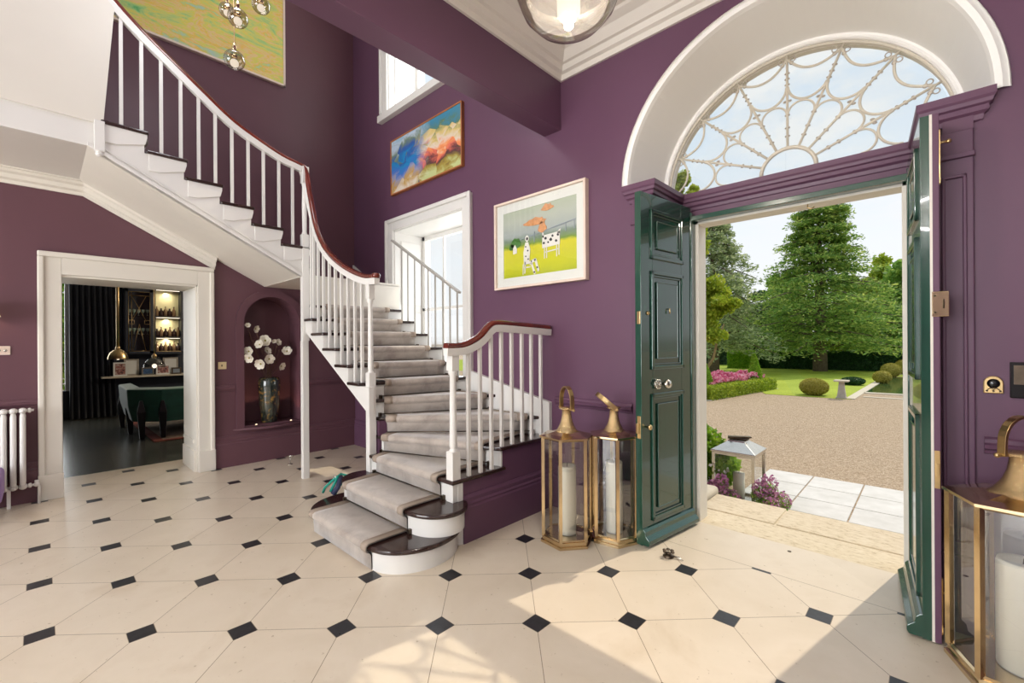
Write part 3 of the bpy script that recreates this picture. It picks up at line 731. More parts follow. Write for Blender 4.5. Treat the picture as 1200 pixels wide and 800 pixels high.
# purple panelled side under the lower flight
m = MB(); m.prism_x([(2.10,0),(YR,0),(YR,4*R-.03),(2.53,4*R-.03),(2.53,3*R-.03),(2.10,3*R-.03)], -2.56, -2.50)
build('side_panel', m, 'wall_purple', sc, label='purple panelled side below the treads')
build('inner_panel', MB().box(-3.66, -3.62, 2.09, YR, 0, 5*R-.03), 'wall_purple', sc, label='purple panelled side below the treads')
m = MB(); m.loft([[(-2.50 + a, y, h*.92) for a, h in skp] for y in (2.10, YR-.01)]); build('side_skirting', m, 'wall_purple', sc, label='purple skirting')
m = MB(); m.box(-2.52, -2.495, 2.515, 2.53, 3*R, 4*R-.03); build('riser_end', MB().box(-2.56, -2.48, 2.06, 2.105, 0, .46), 'white_paint', sc); build('riser_end', m, 'white_paint', sc)
# thin post that carries the corner of the upper flight
m = MB(); m.box(-5.01, -4.945, 1.95, 2.015, 0, 1.50); build('support_post', m, 'white_paint', sc, .004)

# ---- stair runner (lies on the stair)
run_ = thing('stair_runner', 'grey beige velvet carpet runner with a darker border down the whole stair', 'carpet', (0,0,0))
NR = dict(NL); NR[1] = ((-3.6,1.44),(-2.5,1.44)); NR[2] = ((-3.6,1.71),(-2.5,1.71)); NR[3] = ((-3.64,2.0),(-2.5,2.0))
def fr(n):
    if n <= 3: return .09, .885
    if n <= 5: return .065, .89
    if n == 6: return .07, .88
    return .17, .84
def lerp(p, q, t): return (p[0]+(q[0]-p[0])*t, p[1]+(q[1]-p[1])*t)
def strip(f0, f1, lift, name, mat):
    for n in range(1, 22):
        tl, tr = fr(n); a, b = NR[n]; g0 = tl + (tr-tl)*f0; g1 = tl + (tr-tl)*f1
        tl2, tr2 = fr(n+1); c, d = NR[n+1]; h0 = tl2 + (tr2-tl2)*f0; h1 = tl2 + (tr2-tl2)*f1
        z = n*R
        def row(off, zz):
            p, q = shift(a, b, off); return [lerp(p, q, g0), lerp(p, q, g1)], zz
        def rowb(off, zz):
            p, q = shift(c, d, off); return [lerp(p, q, h0), lerp(p, q, h1)], zz
        rows = [row(-.022, z-R+.002+lift*.5), row(-.018, z-.06), row(-.006, z-.042), row(.010+lift, z-.036), row(.019+lift, z-.020), row(.016+lift, z+.002+lift), row(.002, z+.011+lift), row(-.03, z+.013+lift)]
        if n == 14: pass
        rows += [rowb(-.020, z+.013+lift)]
        mb = MB(); rr = []
        for (p, zz) in rows:
            k = 1 if f1-f0 < .1 else 8
            rr.append([(p[0][0]+(p[1][0]-p[0][0])*i/k, p[0][1]+(p[1][1]-p[0][1])*i/k, zz) for i in range(k+1)])
        mb.loft(rr, smooth=True, cap=False, close=False)
        o = build(name, mb, mat, run_)
        s = o.modifiers.new('thick', 'SOLIDIFY'); s.thickness = .008; s.offset = 0
strip(0, 1, 0, 'carpet_step', 'runner_velvet')
strip(0, .075, .003, 'border', 'runner_border'); strip(.925, 1, .003, 'border', 'runner_border')
for n in range(2, 16):
    tl, tr = fr(n); a, b = NR[n]; p, q = shift(a, b, -.014); A0 = lerp(p, q, tl-.03); B0 = lerp(p, q, tr+.03); z = (n-1)*R + .022
    m = MB(); m.tube([(A0[0],A0[1],z),(B0[0],B0[1],z)], .0045, 8); m.ball((A0[0],A0[1],z), .011, 8, 6); m.ball((B0[0],B0[1],z), .011, 8, 6)
    m.box(A0[0]-.012, A0[0]+.012, A0[1]-.012, A0[1]+.012, z-.02, z+.012); m.box(B0[0]-.012, B0[0]+.012, B0[1]-.012, B0[1]+.012, z-.02, z+.012)
    build('stair_rod', m, 'dark_metal', run_)

# ---- banisters
RP = [(-.028,-.010),(-.026,-.020),(.026,-.020),(.028,-.010),(.026,.006),(.014,.018),(-.014,.018),(-.026,.006)]
SP = [(-.027,-.020),(.027,-.020),(.024,-.075),(-.024,-.075)]
def rail_top(path, key):
    def f(v):
        for p, q in zip(path[:-1], path[1:]):
            lo_, hi_ = sorted((p[key], q[key]))
            if lo_ <= v <= hi_ and hi_ > lo_: return p[2] + (q[2]-p[2])*(v-p[key])/(q[key]-p[key])
        return path[-1][2]
    return f
def smooth_path(pts, n=5):
    out = []
    P_ = [Vector(pts[0])] + [Vector(p) for p in pts] + [Vector(pts[-1])]
    for i in range(1, len(P_)-2):
        p0, p1, p2, p3 = P_[i-1:i+3]
        for k in range(n):
            t = k/n
            out.append(.5*((2*p1) + (-p0+p2)*t + (2*p0-5*p1+4*p2-p3)*t*t + (-p0+3*p1-3*p2+p3)*t**3))
    out.append(P_[-2]); return out
def newel_turned(m, x, y, z0, z1, w=.036):
    m.box(x-w, x+w, y-w, y+w, z0, z0+.36); m.box(x-w*.9, x+w*.9, y-w*.9, y+w*.9, z1-.16, z1)
    m.lathe([(w*.95,0),(w*.6,.02),(w*.78,.04),(w*.72,.10),(w*.66,(z1-z0-.52)*.6),(w*.6,(z1-z0-.52)-.04),(w*.9,(z1-z0-.52)-.02),(w*.95,(z1-z0-.52))], x, y, 16, cz=z0+.36)
bn = thing('banister', 'long white banister with curved mahogany handrail climbing the open side of the stair', 'banister', (-3.6, 2.03, 2*R))
O = Matrix.Translation((3.6, -2.03, -2*R))
main = [(-3.53,2.03,2.075),(-3.70,2.03,2.088),(-3.86,2.03,2.13),(-4.03,2.03,2.19),(-4.20,2.03,2.264),(-4.385,2.03,2.365),(-4.58,2.03,2.51),(-4.75,2.03,2.72),(-4.86,2.03,2.97),(-4.93,2.02,3.22),(-4.965,2.0,3.40),(-4.978,1.93,3.436),(-4.98,1.76,3.475),(-4.98,1.515,3.574),(-4.98,1.289,3.69),(-4.98,1.045,3.873),(-4.98,.82,4.049),(-4.98,.642,4.19),(-4.98,.474,4.343),(-4.98,.36,4.47),(-4.98,.2,4.65)]
path = smooth_path(main, 5)
path2 = [p - Vector((0,0,.018)) for p in path]
build('handrail', MB().sweep(path2, RP, True).xf(O), 'rail_wood', bn, label='polished mahogany handrail')
build('rail_underside', MB().sweep(path2, SP).xf(O), 'white_paint', bn)
m = MB(); m.lathe([(.001,.02),(.03,.016),(.04,.0),(.036,-.022),(.03,-.026)], -3.55, 2.03, 16, cz=2.065); build('handrail_end', m.xf(O), 'rail_wood', bn)
m = MB(); newel_turned(m, -3.668, 2.04, .84, 2.02, .033); m.box(-3.7009,-3.6351,2.0071,2.0729, 2*R, .86); build('newel_post', m.xf(O), 'white_paint', bn, .003)
m = MB(); m.box(-5.013,-4.945,1.955,2.025,1.5,2.66); m.box(-5.013,-4.945,1.96,2.03,3.22,3.40); m.lathe([(.03,0),(.022,.03),(.026,.3),(.022,.52),(.03,.56)], -4.98, 1.99, 14, cz=2.66)
build('newel_post', m.xf(O), 'white_paint', bn, .003)
hs = rail_top(main[:9], 0)
def bal(x, y, z0, z1, w=.0125): return MB().box(x-w, x+w, y-w, y+w, z0, z1)
def tread_z(x, y, key, ns):
    for n in ns:
        a, b = NL[n][0][key], NL[n+1][0][key]
        if min(a,b)-.01 <= (x if key == 0 else y) <= max(a,b)+.01: return n*R
    return ns[0]*R
for x in (-3.80,-3.93,-4.065,-4.20,-4.33,-4.465,-4.60,-4.73,-4.84,-4.905):
    build('baluster', bal(x, 2.03, tread_z(x,0,0,range(7,12)), hs(x)-.07).xf(O), 'white_paint', bn)
hy = rail_top([p for p in main[10:]], 1)
for i, y in enumerate((.48,.614,.749,.891,1.027,1.16,1.299,1.441,1.581,1.729,1.866)):
    build('baluster', bal(-4.98, y, tread_z(0,y,1,range(16,22)), hy(y)-.075).xf(O), 'white_paint', bn)
# short banister on the right of the foot of the stair
sb = thing('banister', 'short white banister with mahogany handrail at the right foot of the stair', 'banister', (-2.5, 2.05, 2*R))
O = Matrix.Translation((2.5, -2.05, -2*R))
right = [(-2.5,1.97,1.455),(-2.5,2.05,1.455),(-2.5,2.13,1.462),(-2.5,2.21,1.486),(-2.5,2.297,1.53),(-2.5,2.369,1.592),(-2.5,2.42,1.625),(-2.5,2.48,1.634),(-2.5,2.6,1.633),(-2.5,2.8,1.625),(-2.5,3.0,1.618),(-2.5,3.15,1.612)]
path = [p - Vector((0,0,.012)) for p in smooth_path(right, 4)]
build('handrail', MB().sweep(path, RP, True).xf(O), 'rail_wood', sb, label='polished mahogany handrail')
build('rail_underside', MB().sweep(path, SP).xf(O), 'white_paint', sb)
m = MB(); newel_turned(m, -2.52, 2.05, 2*R, 1.42, .037); build('newel_post', m.xf(O), 'white_paint', sb, .003)
hr = rail_top(right, 1)
for y in (2.18,2.297,2.415,2.53,2.65,2.775,2.896,3.023):
    z0 = (3 if y < 2.49 else 4)*R
    build('baluster', bal(-2.5, y, z0, hr(y)-.065).xf(O), 'white_paint', sb)
# slim guard in front of the stair window
wg = thing('window_guard', 'slim grey guard rail with thin bars crossing the tall stair window', 'guard rail', (-4.3, 3.11, 8*R))
O = Matrix.Translation((4.3, -3.11, -8*R))
ga, gb = (-5.03, 3.11, 2.79), (-3.70, 3.11, 2.01)
build('handrail', MB().sweep([ga, gb], [(-.02,-.012),(.02,-.012),(.02,.012),(-.02,.012)]).xf(O), 'guard_grey', wg)
for x in (-4.81,-4.68,-4.535,-4.395,-4.265,-4.13,-3.99,-3.865,-3.74):
    n = max(k for k in range(7,13) if NL[k][1][0] + .0 > x) 
    zr = ga[2] + (gb[2]-ga[2])*(x-ga[0])/(gb[0]-ga[0])
    build('bar', bal(x, 3.11, n*R, zr, .007).xf(O), 'guard_grey', wg)

# cornice under the landing and upper flight along the left wall
cp = [(0,-.13),(.015,-.13),(.02,-.10),(.05,-.085),(.06,-.05),(.09,-.035),(.10,-.012),(.12,-.01),(.12,0),(0,0)]
m = MB(); m.loft([[(XL + a, y, z + h) for a, h in cp] for y, z in ((-6, 3.08), (.30, 3.08), (1.42, zs_(1.42)))]); struct('trim_17', m, 'cream_paint')
# ================================================================== THINGS IN THE HALL
# pictures (frame, mount, picture surface)
def picture(name, label, cat, x0, x1, z0, z1, y, fw, depth, fmat, art, mount=0, glassy=False):
    e = thing(name, label, cat, (x0, y, z0)); W_, H_ = x1-x0, z1-z0
    m = MB()
    m.box(0, W_, -depth, 0, 0, fw); m.box(0, W_, -depth, 0, H_-fw, H_); m.box(0, fw, -depth, 0, fw, H_-fw); m.box(W_-fw, W_, -depth, 0, fw, H_-fw)
    build('frame', m, fmat, e, .003)
    if mount:
        m = MB(); a = fw; b = fw+mount
        m.box(a, W_-a, -depth*.5, -.004, a, b); m.box(a, W_-a, -depth*.5, -.004, H_-b, H_-a); m.box(a, b, -depth*.5, -.004, b, H_-b); m.box(W_-b, W_-a, -depth*.5, -.004, b, H_-b)
        build('mount', m, 'mount_white', e)
    b = fw + mount
    o = build('canvas' if not glassy else 'print', MB().box(b-.003, W_-b+.003, -(depth*.42 if mount else depth*.8), -.003, b-.003, H_-b+.003), art, e)
    if glassy:
        build('glazing', MB().add([(fw,-depth*.8,fw),(W_-fw,-depth*.8,fw),(W_-fw,-depth*.8,H_-fw),(fw,-depth*.8,H_-fw)],[(0,1,2,3)]), 'glass_clear', e)
    return e
picture('painting', 'small colourful coastal landscape painting in a thin oak frame above the stair window', 'painting', -5.09, -3.67, 3.38, 4.085, YR, .018, .045, 'frame_oak', 'art_coast')
pr = picture('framed_print', 'pale framed print of white figures on a green field beside the front door', 'picture', -3.17, -2.085, 1.985, 2.835, YR, .022, .055, 'frame_pale', 'art_field', .085, True)
# details of the print: a seated spotted figure, a spotted cow-like table, tree, house, rail, floating orange shapes
y_ = -.055*.42 - .004
def flat(pts, th=.002, y=y_): return MB().prism_y(pts, y-th, y)
def blob(cx, cz, rx, rz, n=14, j=.0): return [(cx+rx*math.cos(2*PI*i/n)*(1+j*math.sin(5*i)), cz+rz*math.sin(2*PI*i/n)*(1+j*math.cos(3*i))) for i in range(n)]
mb = MB()
for q in ([(.375,.215),(.44,.215),(.455,.35),(.43,.42),(.395,.42),(.37,.33)], blob(.415,.455,.022,.03), [(.38,.13),(.392,.13),(.40,.24),(.385,.24)], [(.44,.235),(.52,.26),(.525,.24),(.45,.20)], [(.50,.25),(.53,.25),(.565,.14),(.545,.13)], [(.455,.22),(.48,.22),(.52,.12),(.50,.11)], [(.38,.18),(.46,.18),(.46,.19),(.38,.19)], [(.36,.12),(.367,.12),(.372,.22),(.362,.22)]):
    mb.prism_y(q, y_-.002, y_)
for q in ([(.60,.335),(.80,.345),(.80,.46),(.60,.45)], [(.62,.24),(.63,.24),(.63,.34),(.62,.34)], [(.645,.24),(.655,.24),(.655,.34),(.645,.34)], [(.76,.24),(.77,.24),(.77,.35),(.76,.35)], [(.785,.25),(.795,.25),(.795,.35),(.785,.35)], [(.62,.29),(.79,.30),(.79,.31),(.62,.30)], [(.60,.43),(.62,.43),(.615,.475),(.60,.48)], [(.77,.44),(.80,.44),(.81,.48),(.79,.475)]):
    mb.prism_y(q, y_-.002, y_)
mb.prism_y([(.235,.33),(.285,.335),(.285,.38),(.262,.42),(.235,.385)], y_-.002, y_)
build('painted_figure', mb, 'paint_white', pr)
mb = MB(); mb.prism_y(blob(.418,.452,.012,.016), y_-.004, y_-.002)
for cx_, cz_, r in ((.40,.38,.008),(.425,.34,.009),(.40,.29,.008),(.43,.26,.008),(.47,.235,.008),(.51,.24,.007),(.54,.17,.010),(.505,.13,.010),(.64,.42,.014),(.67,.38,.01),(.72,.43,.012),(.70,.40,.016),(.76,.38,.013),(.62,.38,.012),(.78,.43,.012)):
    mb.prism_y(blob(cx_, cz_, r, r*.9, 9, .2), y_-.004, y_-.002)
build('painted_spots', mb, 'paint_black', pr)
mb = MB(); mb.prism_y(blob(.52,.595,.13,.035,16,.25), y_-.002, y_); mb.prism_y(blob(.60,.53,.05,.05,14,.25), y_-.002, y_); mb.prism_y(blob(.66,.70,.07,.03,14,.3), y_-.002, y_)
build('painted_cloud', mb, 'paint_orange', pr)
mb = MB(); mb.prism_y(blob(.27,.43,.065,.05,14,.1), y_-.0015, y_); mb.prism_y(blob(.215,.40,.035,.03,12,.1), y_-.0015, y_); build('painted_tree', mb, 'paint_green', pr)
mb = MB(); mb.prism_y([(.33,.455),(.97,.53),(.97,.54),(.33,.462)], y_-.0015, y_)
for xx in (.50, .86, .95): mb.prism_y([(xx,.36+xx*.1),(xx+.008,.36+xx*.1),(xx+.008,.49+xx*.04),(xx,.49+xx*.04)], y_-.0015, y_)
build('painted_rail', mb, 'paint_grey', pr)
# big abstract on the stair wall
e = thing('painting', 'large yellow and green abstract painting high on the stair wall', 'painting', (XL, .22, 4.82))
m = MB(); m.box(0, .05, 0, 1.99, 0, .025); m.box(0, .05, 0, 1.99, 1.455, 1.48); m.box(0, .05, 0, .025, 0, 1.48); m.box(0, .05, 1.965, 1.99, 0, 1.48); build('frame', m, 'frame_pale', e, .003)
build('canvas', MB().box(.003, .042, .02, 1.97, .02, 1.46), 'art_abstract', e)

# tall lanterns
def lantern(label, x, y, Rr, ph, hb_, handle_rot, tilt, candle_h, roofmat='gold_pale'):
    e = thing('lantern', label, 'lantern', (x, y, 0), 0, None)
    a = math.radians(ph); V = lambda r, k, z: (r*math.cos(a+PI/3*k), r*math.sin(a+PI/3*k), z)
    hexr = lambda r, z: [V(r, k, z) for k in range(6)]
    m = MB(); m.loft([hexr(Rr+.012, 0), hexr(Rr+.012, .018), hexr(Rr, .022), hexr(Rr, .045), hexr(Rr-.012, .05)]); build('base', m, 'gold_pale', e)
    m = MB()
    for k in range(6):
        p = V(Rr-.008, k, 0); m.tube([(p[0], p[1], .045), (p[0], p[1], hb_)], .016, 4, smooth=False)
        q = V(Rr-.008, k+1, 0)
        for z in (.052, hb_-.008): m.tube([(p[0], p[1], z), (q[0], q[1], z)], .008, 4, smooth=False)
    build('frame', m, 'gold_pale', e)
    for k in range(6):
        p, q = V(Rr-.010, k, .05), V(Rr-.010, k+1, .05)
        build('glass_pane', MB().add([p, q, (q[0],q[1],hb_), (p[0],p[1],hb_)], [(0,1,2,3)]), 'glass_lantern', e)
    m = MB(); m.loft([hexr(Rr+.016, hb_-.004), hexr(Rr+.016, hb_+.008), hexr(Rr*.75, hb_+.018), hexr(Rr*.45, hb_+.036)]); build('lid', m, roofmat, e)
    m = MB(); m.lathe([(Rr*.50, .026), (Rr*.38, .045), (Rr*.27, .085), (Rr*.20, .13), (Rr*.17, .185), (Rr*.25, .194), (Rr*.30, .200), (Rr*.28, .208), (Rr*.15,.214), (.001, .217)], 0, 0, 28, cz=hb_); build('chimney', m, 'gold_hammered', e, label='hammered gold neck')
    cr, h0 = Rr*.36, hb_ + .20
    hd = MB(); pts = []
    r2 = .085
    pts = [(-r2*1.02, 0, 0)] + [(-r2*(1.0+.12*math.sin(t)**2*0)*math.cos(t), 0, .055 + r2*1.25*math.sin(t)) for t in [PI*i/14 for i in range(15)]] + [(r2*1.02, 0, 0)]
    hd.sweep(pts, [(-.016,-.006),(.016,-.006),(.016,.006),(-.016,.006)])
    hd.lathe([(.008,-r2*1.25),(.008,r2*1.25)], 0, 0, 8, 'x')
    for s in (-1,1): hd.ball((s*r2*1.28,0,0), .011, 8, 6)
    hd.xf(Matrix.Translation((0,0,h0)) @ Matrix.Rotation(math.radians(handle_rot),4,'Z') @ Matrix.Rotation(math.radians(tilt),4,'X'))
    build('carry_handle', hd, 'brass', e, .0015)
    c = thing('candle', 'ivory pillar candle inside the ' + label.split(';')[0], 'candle', (x+.0, y+.0, .052), 0, 'pillar candles in the lanterns')
    m = MB(); m.lathe([(Rr*.34,0),(Rr*.35,.01),(Rr*.35,candle_h-.015),(Rr*.33,candle_h),(Rr*.25,candle_h-.008),(.001,candle_h-.012)], 0, 0, 24); build('wax', m, 'candle_wax', c)
    m = MB(); m.tube([(0,0,candle_h-.012),(.002,0,candle_h+.008),(.006,0,candle_h+.018)], .0025, 6); build('wick', m, 'black_plastic', c)
    return e
lantern('gold lantern at the end of the short banister; six-sided, upright handle', -1.965, 2.675, .19, -68.7, .77, -26, 0, .50)
lantern('gold lantern tucked behind the green door; six-sided, tilted handle', -1.722, 2.935, .175, -52, .77, -47, 50, .52)
lantern('large gold lantern beside the pilaster; its handle upright and wide', .285, 2.865, .235, -67.7, .765, 43, 0, .46)

# vase with magnolia branches in the niche
v = thing('vase', 'tall dark glazed vase with golden flecks standing in the wall niche', 'vase', (-6.27, 2.045, .462))
m = MB(); m.lathe([(.085,0),(.092,.01),(.118,.25),(.130,.45),(.130,.53),(.122,.56),(.108,.575),(.100,.57),(.096,.55),(.09,.2)], 0, 0, 36); build('vase_body', m, 'vase_glaze', v)
fb = thing('magnolia_branches', 'bare brown branches with large white magnolia flowers in the dark vase', 'flowers', (-6.27, 2.045, .95))
base = Vector((-6.27, 2.045, .95))
heads = [(1.769,1.70,.032),(1.84,1.66,.05),(1.981,1.515,.062),(1.903,1.463,.058),(2.052,1.51,.03),(2.129,1.491,.042),(1.78,1.379,.05),(1.771,1.30,.052),(1.998,1.381,.055),(2.007,1.28,.066),(1.902,1.221,.056),(2.244,1.372,.060),(2.15,1.183,.058)]
def blossom(c, r, facing, name='blossom'):
    m = MB(); f_ = Vector(facing).normalized(); u = f_.cross(Vector((0,0,1))).normalized(); w = f_.cross(u)
    for ring, n, tilt, rr in ((0, 6, .35, 1.0), (1, 4, .9, .72)):
        for k in range(n):
            a = 2*PI*k/n + ring*.4 + random.random()*.3; d = u*math.cos(a) + w*math.sin(a); s = f_.cross(d)
            rows = []
            for t, wd, up in ((.08,.12,0),(.35,.42,.10),(.7,.46,.28),(.95,.26,.42),(1.0,.08,.44)):
                base_ = Vector(c) + (d*(t*math.cos(tilt*.6)) + f_*(up*.6 + t*math.sin(tilt*.6)))*r*rr
                rows.append([tuple(base_ - s*wd*r*rr), tuple(base_ - f_*.10*r), tuple(base_ + s*wd*r*rr)])
            m.loft(rows, smooth=True, cap=False, close=False)
    o = build(name, m, 'petal_white', fb)
    m = MB(); m.ball(tuple(Vector(c)+f_*r*.12), r*.17, 8, 6); build('stamens', m, 'stamen', o)
    return o
for i, (y, z, r) in enumerate(heads):
    p = Vector((-6.16 + .05*math.sin(i*2.1), y, z)) - base
    blossom(p, r*(.95+.3*random.random()), (1, .9*math.sin(i*1.7)-.3, .45*math.cos(i*2.3)))
m = MB()
for i, (y, z, r) in enumerate(heads):
    p = Vector((-6.17 + .05*math.sin(i*2.1), y, z)) - base; b0 = Vector((0, .03*math.sin(i), 0)); mid = b0.lerp(p, .5) + Vector((.01, (p.y)*.12*(-1 if i%2 else 1), .05))
    m.tube([b0 - Vector((0,0,.1)), b0 + Vector((0,p.y*.15,.1)), mid, p - Vector((0,0,.02))], .004, 5, radii=[.005,.005,.004,.003])
for y, z in ((1.887,1.60),(1.80,1.58),(1.85,1.50),(2.24,1.45),(2.12,1.44),(2.15,1.38)):
    p = Vector((-6.2, y, z)) - base; m.tube([Vector((0, (p.y)*.6, p.z*.6)), p], .003, 5); m.ball(tuple(p), .011, 6, 5, sz=1.5)
build('branch', m, 'twig_brown', fb)
for y in (1.84, 2.25):
    s = thing('niche_spotlight', 'tiny glowing uplighter on the niche sill ' + ('left of the vase' if y < 2 else 'right of the vase'), 'light', (-6.10, y, .462))
    m = MB(); m.lathe([(.018,0),(.018,.008),(.012,.010)], 0, 0, 14); build('bezel', m, 'brass', s)
    m = MB(); m.lathe([(.011,.009),(.009,.013),(.001,.014)], 0, 0, 12); build('bulb', m, 'spot_glow', s)
    l = bpy.data.lights.new('uplight', 'SPOT'); l.energy = 3; l.color = (1,.55,.35); l.spot_size = 1.4; l.shadow_soft_size = .02
    lo_ = bpy.data.objects.new('uplight', l); COL.objects.link(lo_); lo_.location = (-6.10, y, .49); lo_.rotation_euler = (PI, -.35, 0)

# light switch, wall lamp, clear switch plate, bell and intercom
s = thing('light_switch', 'square brass light switch between the doorway and the niche', 'switch', (XL, 1.49, 1.215))
build('plate', MB().box(0, .008, -.043, .043, -.043, .043), 'switch_cream', s, .004)
build('rocker', MB().box(.008, .014, -.012, .0, -.012, .012), 'dark_metal', s, .001)
s = thing('wall_lamp', 'wall lamp with a small pale shade at the left edge above the radiator', 'lamp', (XL, -.36, 1.72))
m = MB(); m.lathe([(.125,0),(.06,.16)], .13, 0, 24, cap=False); build('lamp_shade', m, 'lit_shade', s)
m = MB(); m.lathe([(.001,-.01),(.05,0),(.05,.015)], 0, 0, 16, 'x', cz=-.10); m.tube([(0,0,-.10),(.08,0,-.12),(.13,0,-.08),(.13,0,.06)], .007, 8); build('bracket', m, 'brass', s)
l = bpy.data.lights.new('wall_lamp_bulb', 'POINT'); l.energy = 2; l.color = (1,.75,.5); l.shadow_soft_size = .03; lo_ = bpy.data.objects.new('wall_lamp_bulb', l); COL.objects.link(lo_); lo_.location = (XL+.13, -.36, 1.80)
s = thing('switch_plate', 'clear plastic switch plate on the wall above the radiator', 'switch', (XL, -.235, 1.42))
build('plate', MB().box(0, .008, -.05, .05, -.04, .04), 'frame_pale', s, .003); build('dial', MB().lathe([(.012,0),(.012,.014),(.001,.016)], 0, -.02, 12, 'x').lathe([(.012,0),(.012,.014),(.001,.016)], 0, .02, 12, 'x'), 'steel', s)
s = thing('mounted_bell', 'small arched brass bell plate with a dark dome on the wall right of the pilaster', 'bell', (.222, YR, 1.235))
m = MB(); m.prism_y([(-.034,-.038),(.034,-.038)] + [(.034*math.cos(PI*i/14), .012+.034*math.sin(PI*i/14)) for i in range(15)], -.014, 0); build('plate', m, 'brass', s, .004)
m = MB(); m.ball((0,-.014,.010), .023, 16, 8, sy=.5); build('dome', m, 'black_plastic', s)
m = MB()
for xx in (-.022, 0, .022): m.ball((xx,-.014,-.026), .005, 8, 5)
m.tube([(-.02,-.015,-.02),(-.01,-.016,-.012),(0,-.016,-.018),(.01,-.016,-.012),(.02,-.015,-.02)], .0025, 5); build('pattern', m, 'dark_metal', s)
s = thing('mounted_intercom', 'black glass intercom screen on the wall at the right edge', 'intercom', (.335, YR, 1.265))
build('housing', MB().box(-.06, .06, -.018, 0, -.085, .085), 'black_plastic', s, .004); build('screen', MB().box(-.048, .048, -.020, -.016, -.02, .07), 'dark_metal', s)

# radiator
r_ = thing('radiator', 'white cast column radiator under the wall lamp, left of the doorway', 'radiator', (-6.03, -.11, .0))
for k in range(11):
    y = -.058*k
    m = MB()
    for dx in (-.04, .04): m.tube([(dx,y,.19),(dx,y,.21),(dx,y,.82),(dx,y,.85)], .02, 10, radii=[.014,.02,.02,.014])
    m.ball((0,y,.87), .03, 12, 8, sx=2.0, sz=.9); m.ball((0,y,.18), .03, 12, 8, sx=2.0, sz=.9)
    build('column', m, 'radiator_white', r_)
m = MB()
for z in (.87,.18): m.lathe([(.001,.028),(.016,.03),(.022,.04),(.022,.05),(.010,.055),(.010,.068),(.001,.07)], 0, 0, 12, 'y', cz=z)
build('end_cap', m, 'radiator_white', r_)
m = MB(); m.tube([(0,.05,.18),(.0,.085,.18),(.0,.10,.16),(.0,.10,.0)], .011, 8); m.ball((0,.085,.18), .022, 10, 6); m.tube([(0,.085,.18),(.0,.085,.22)], .014, 8); build('valve', m, 'radiator_white', r_)
m = MB()
for k in (1, 9): build('foot', MB().box(-.02, .02, -.058*k-.029-.012, -.058*k-.029+.012, 0, .17), 'radiator_white', r_)
s = thing('stool', 'lilac upholstered stool with rounded corners in front of the radiator, at the left edge', 'stool', (-5.70, -.47, 0))
build('seat', MB().box(-.22,.22,-.26,.255,.16,.42), 'cushion_lilac', s, .05, seg=4)
for a in (-1,1):
    for b in (-1,1): build('leg', MB().lathe([(.012,0),(.02,.17)], a*.17, b*.2, 10), 'tread_wood', s)

# dog lead on the bottom step, small T handle, door stop
s = thing('dog_lead', 'teal and navy webbing lead lying on the left end of the bottom stair', 'dog lead', (-3.72, 1.72, R+.02))
m = MB(); m.tube([(-.17,-.02,-.02),(-.13,-.02,.03),(-.06,.0,.09),(-.02,.03,.13),(.03,.02,.15),(.05,-.02,.10),(.04,-.05,.04)], .011, 8); m.tube([(-.02,.03,.13),(-.06,.09,.14),(.0,.12,.13),(.05,.08,.11),(.05,.02,.07),(.07,-.02,.02)], .010, 8); build('strap', m, 'teal_webbing', s)
m = MB(); m.tube([(.0,.06,.13),(.05,.03,.12),(.07,0,.07),(.06,-.04,.02)], .022, 8); build('padding', m, 'navy_webbing', s, label='navy padded band')
m = MB(); ring = [(-.03+.02*math.cos(2*PI*i/12), .02, .13+.02*math.sin(2*PI*i/12)) for i in range(12)]; m.tube(ring, .004, 6, closed=True); build('ring', m, 'steel', s)
s = thing('floor_stop', 'thin chrome T shaped stand on the stone floor below the niche', 'stand', (-5.70, 2.09, 0))
m = MB(); m.lathe([(.03,0),(.03,.004),(.006,.008)], 0, 0, 14); m.tube([(0,0,.005),(0,0,.10)], .004, 8); m.tube([(-.03,-.03,.10),(.03,.03,.10)], .006, 8); build('stand', m, 'steel', s)
s = thing('door_stop', 'small flower-shaped tarnished metal door stop on the floor by the left green door', 'door stop', (-1.30, 2.92, 0))
m = MB(); m.lathe([(.035,0),(.038,.008),(.02,.016),(.014,.03)], 0, 0, 16)
for k in range(6):
    a = 2*PI*k/6; m.ball((.028*math.cos(a), .028*math.sin(a), .038), .014, 10, 6, sz=.6)
build('body', m, 'dark_metal', s); m = MB(); m.tube([(.03,0,.012),(.07,.01,.010),(.10,.0,.006)], .006, 8, radii=[.006,.006,.003]); build('spike', m, 'steel', s)
s = thing('floor_bolt_socket', 'small dark bolt hole plate in the pale threshold stone', 'bolt socket', (at(925,646,Z=0).x, at(925,646,Z=0).y, 0))
build('plate', MB().lathe([(.012,0),(.012,.003),(.001,.003)], 0, 0, 12), 'dark_metal', s)

# large dome pendant under the hall ceiling
pd = thing('pendant_light', 'large smoked glass dome pendant with a glowing bulb under the hall ceiling', 'pendant light', (-1.18, 1.64, 3.99))
m = MB(); m.lathe([(.001,-1.13),(.08,-1.122),(.15,-1.09),(.205,-1.03),(.238,-.95),(.245,-.88),(.235,-.80),(.20,-.72),(.13,-.66),(.05,-.63)], 0, 0, 40, cap=False); build('outer_glass', m, 'smoked_glass', pd)
m = MB(); m.lathe([(.001,-1.105),(.10,-1.09),(.165,-1.04),(.19,-.97),(.185,-.93)], 0, 0, 36, cap=False); build('inner_lens', m, 'frosted_glass', pd)
m = MB(); m.lathe([(.192,-.975),(.198,-.965),(.196,-.945),(.188,-.935)], 0, 0, 40, cap=False); m.lathe([(.05,-.62),(.055,-.66),(.04,-.70),(.035,-.80),(.001,-.80)], 0, 0, 20); build('metal_band', m, 'steel', pd)
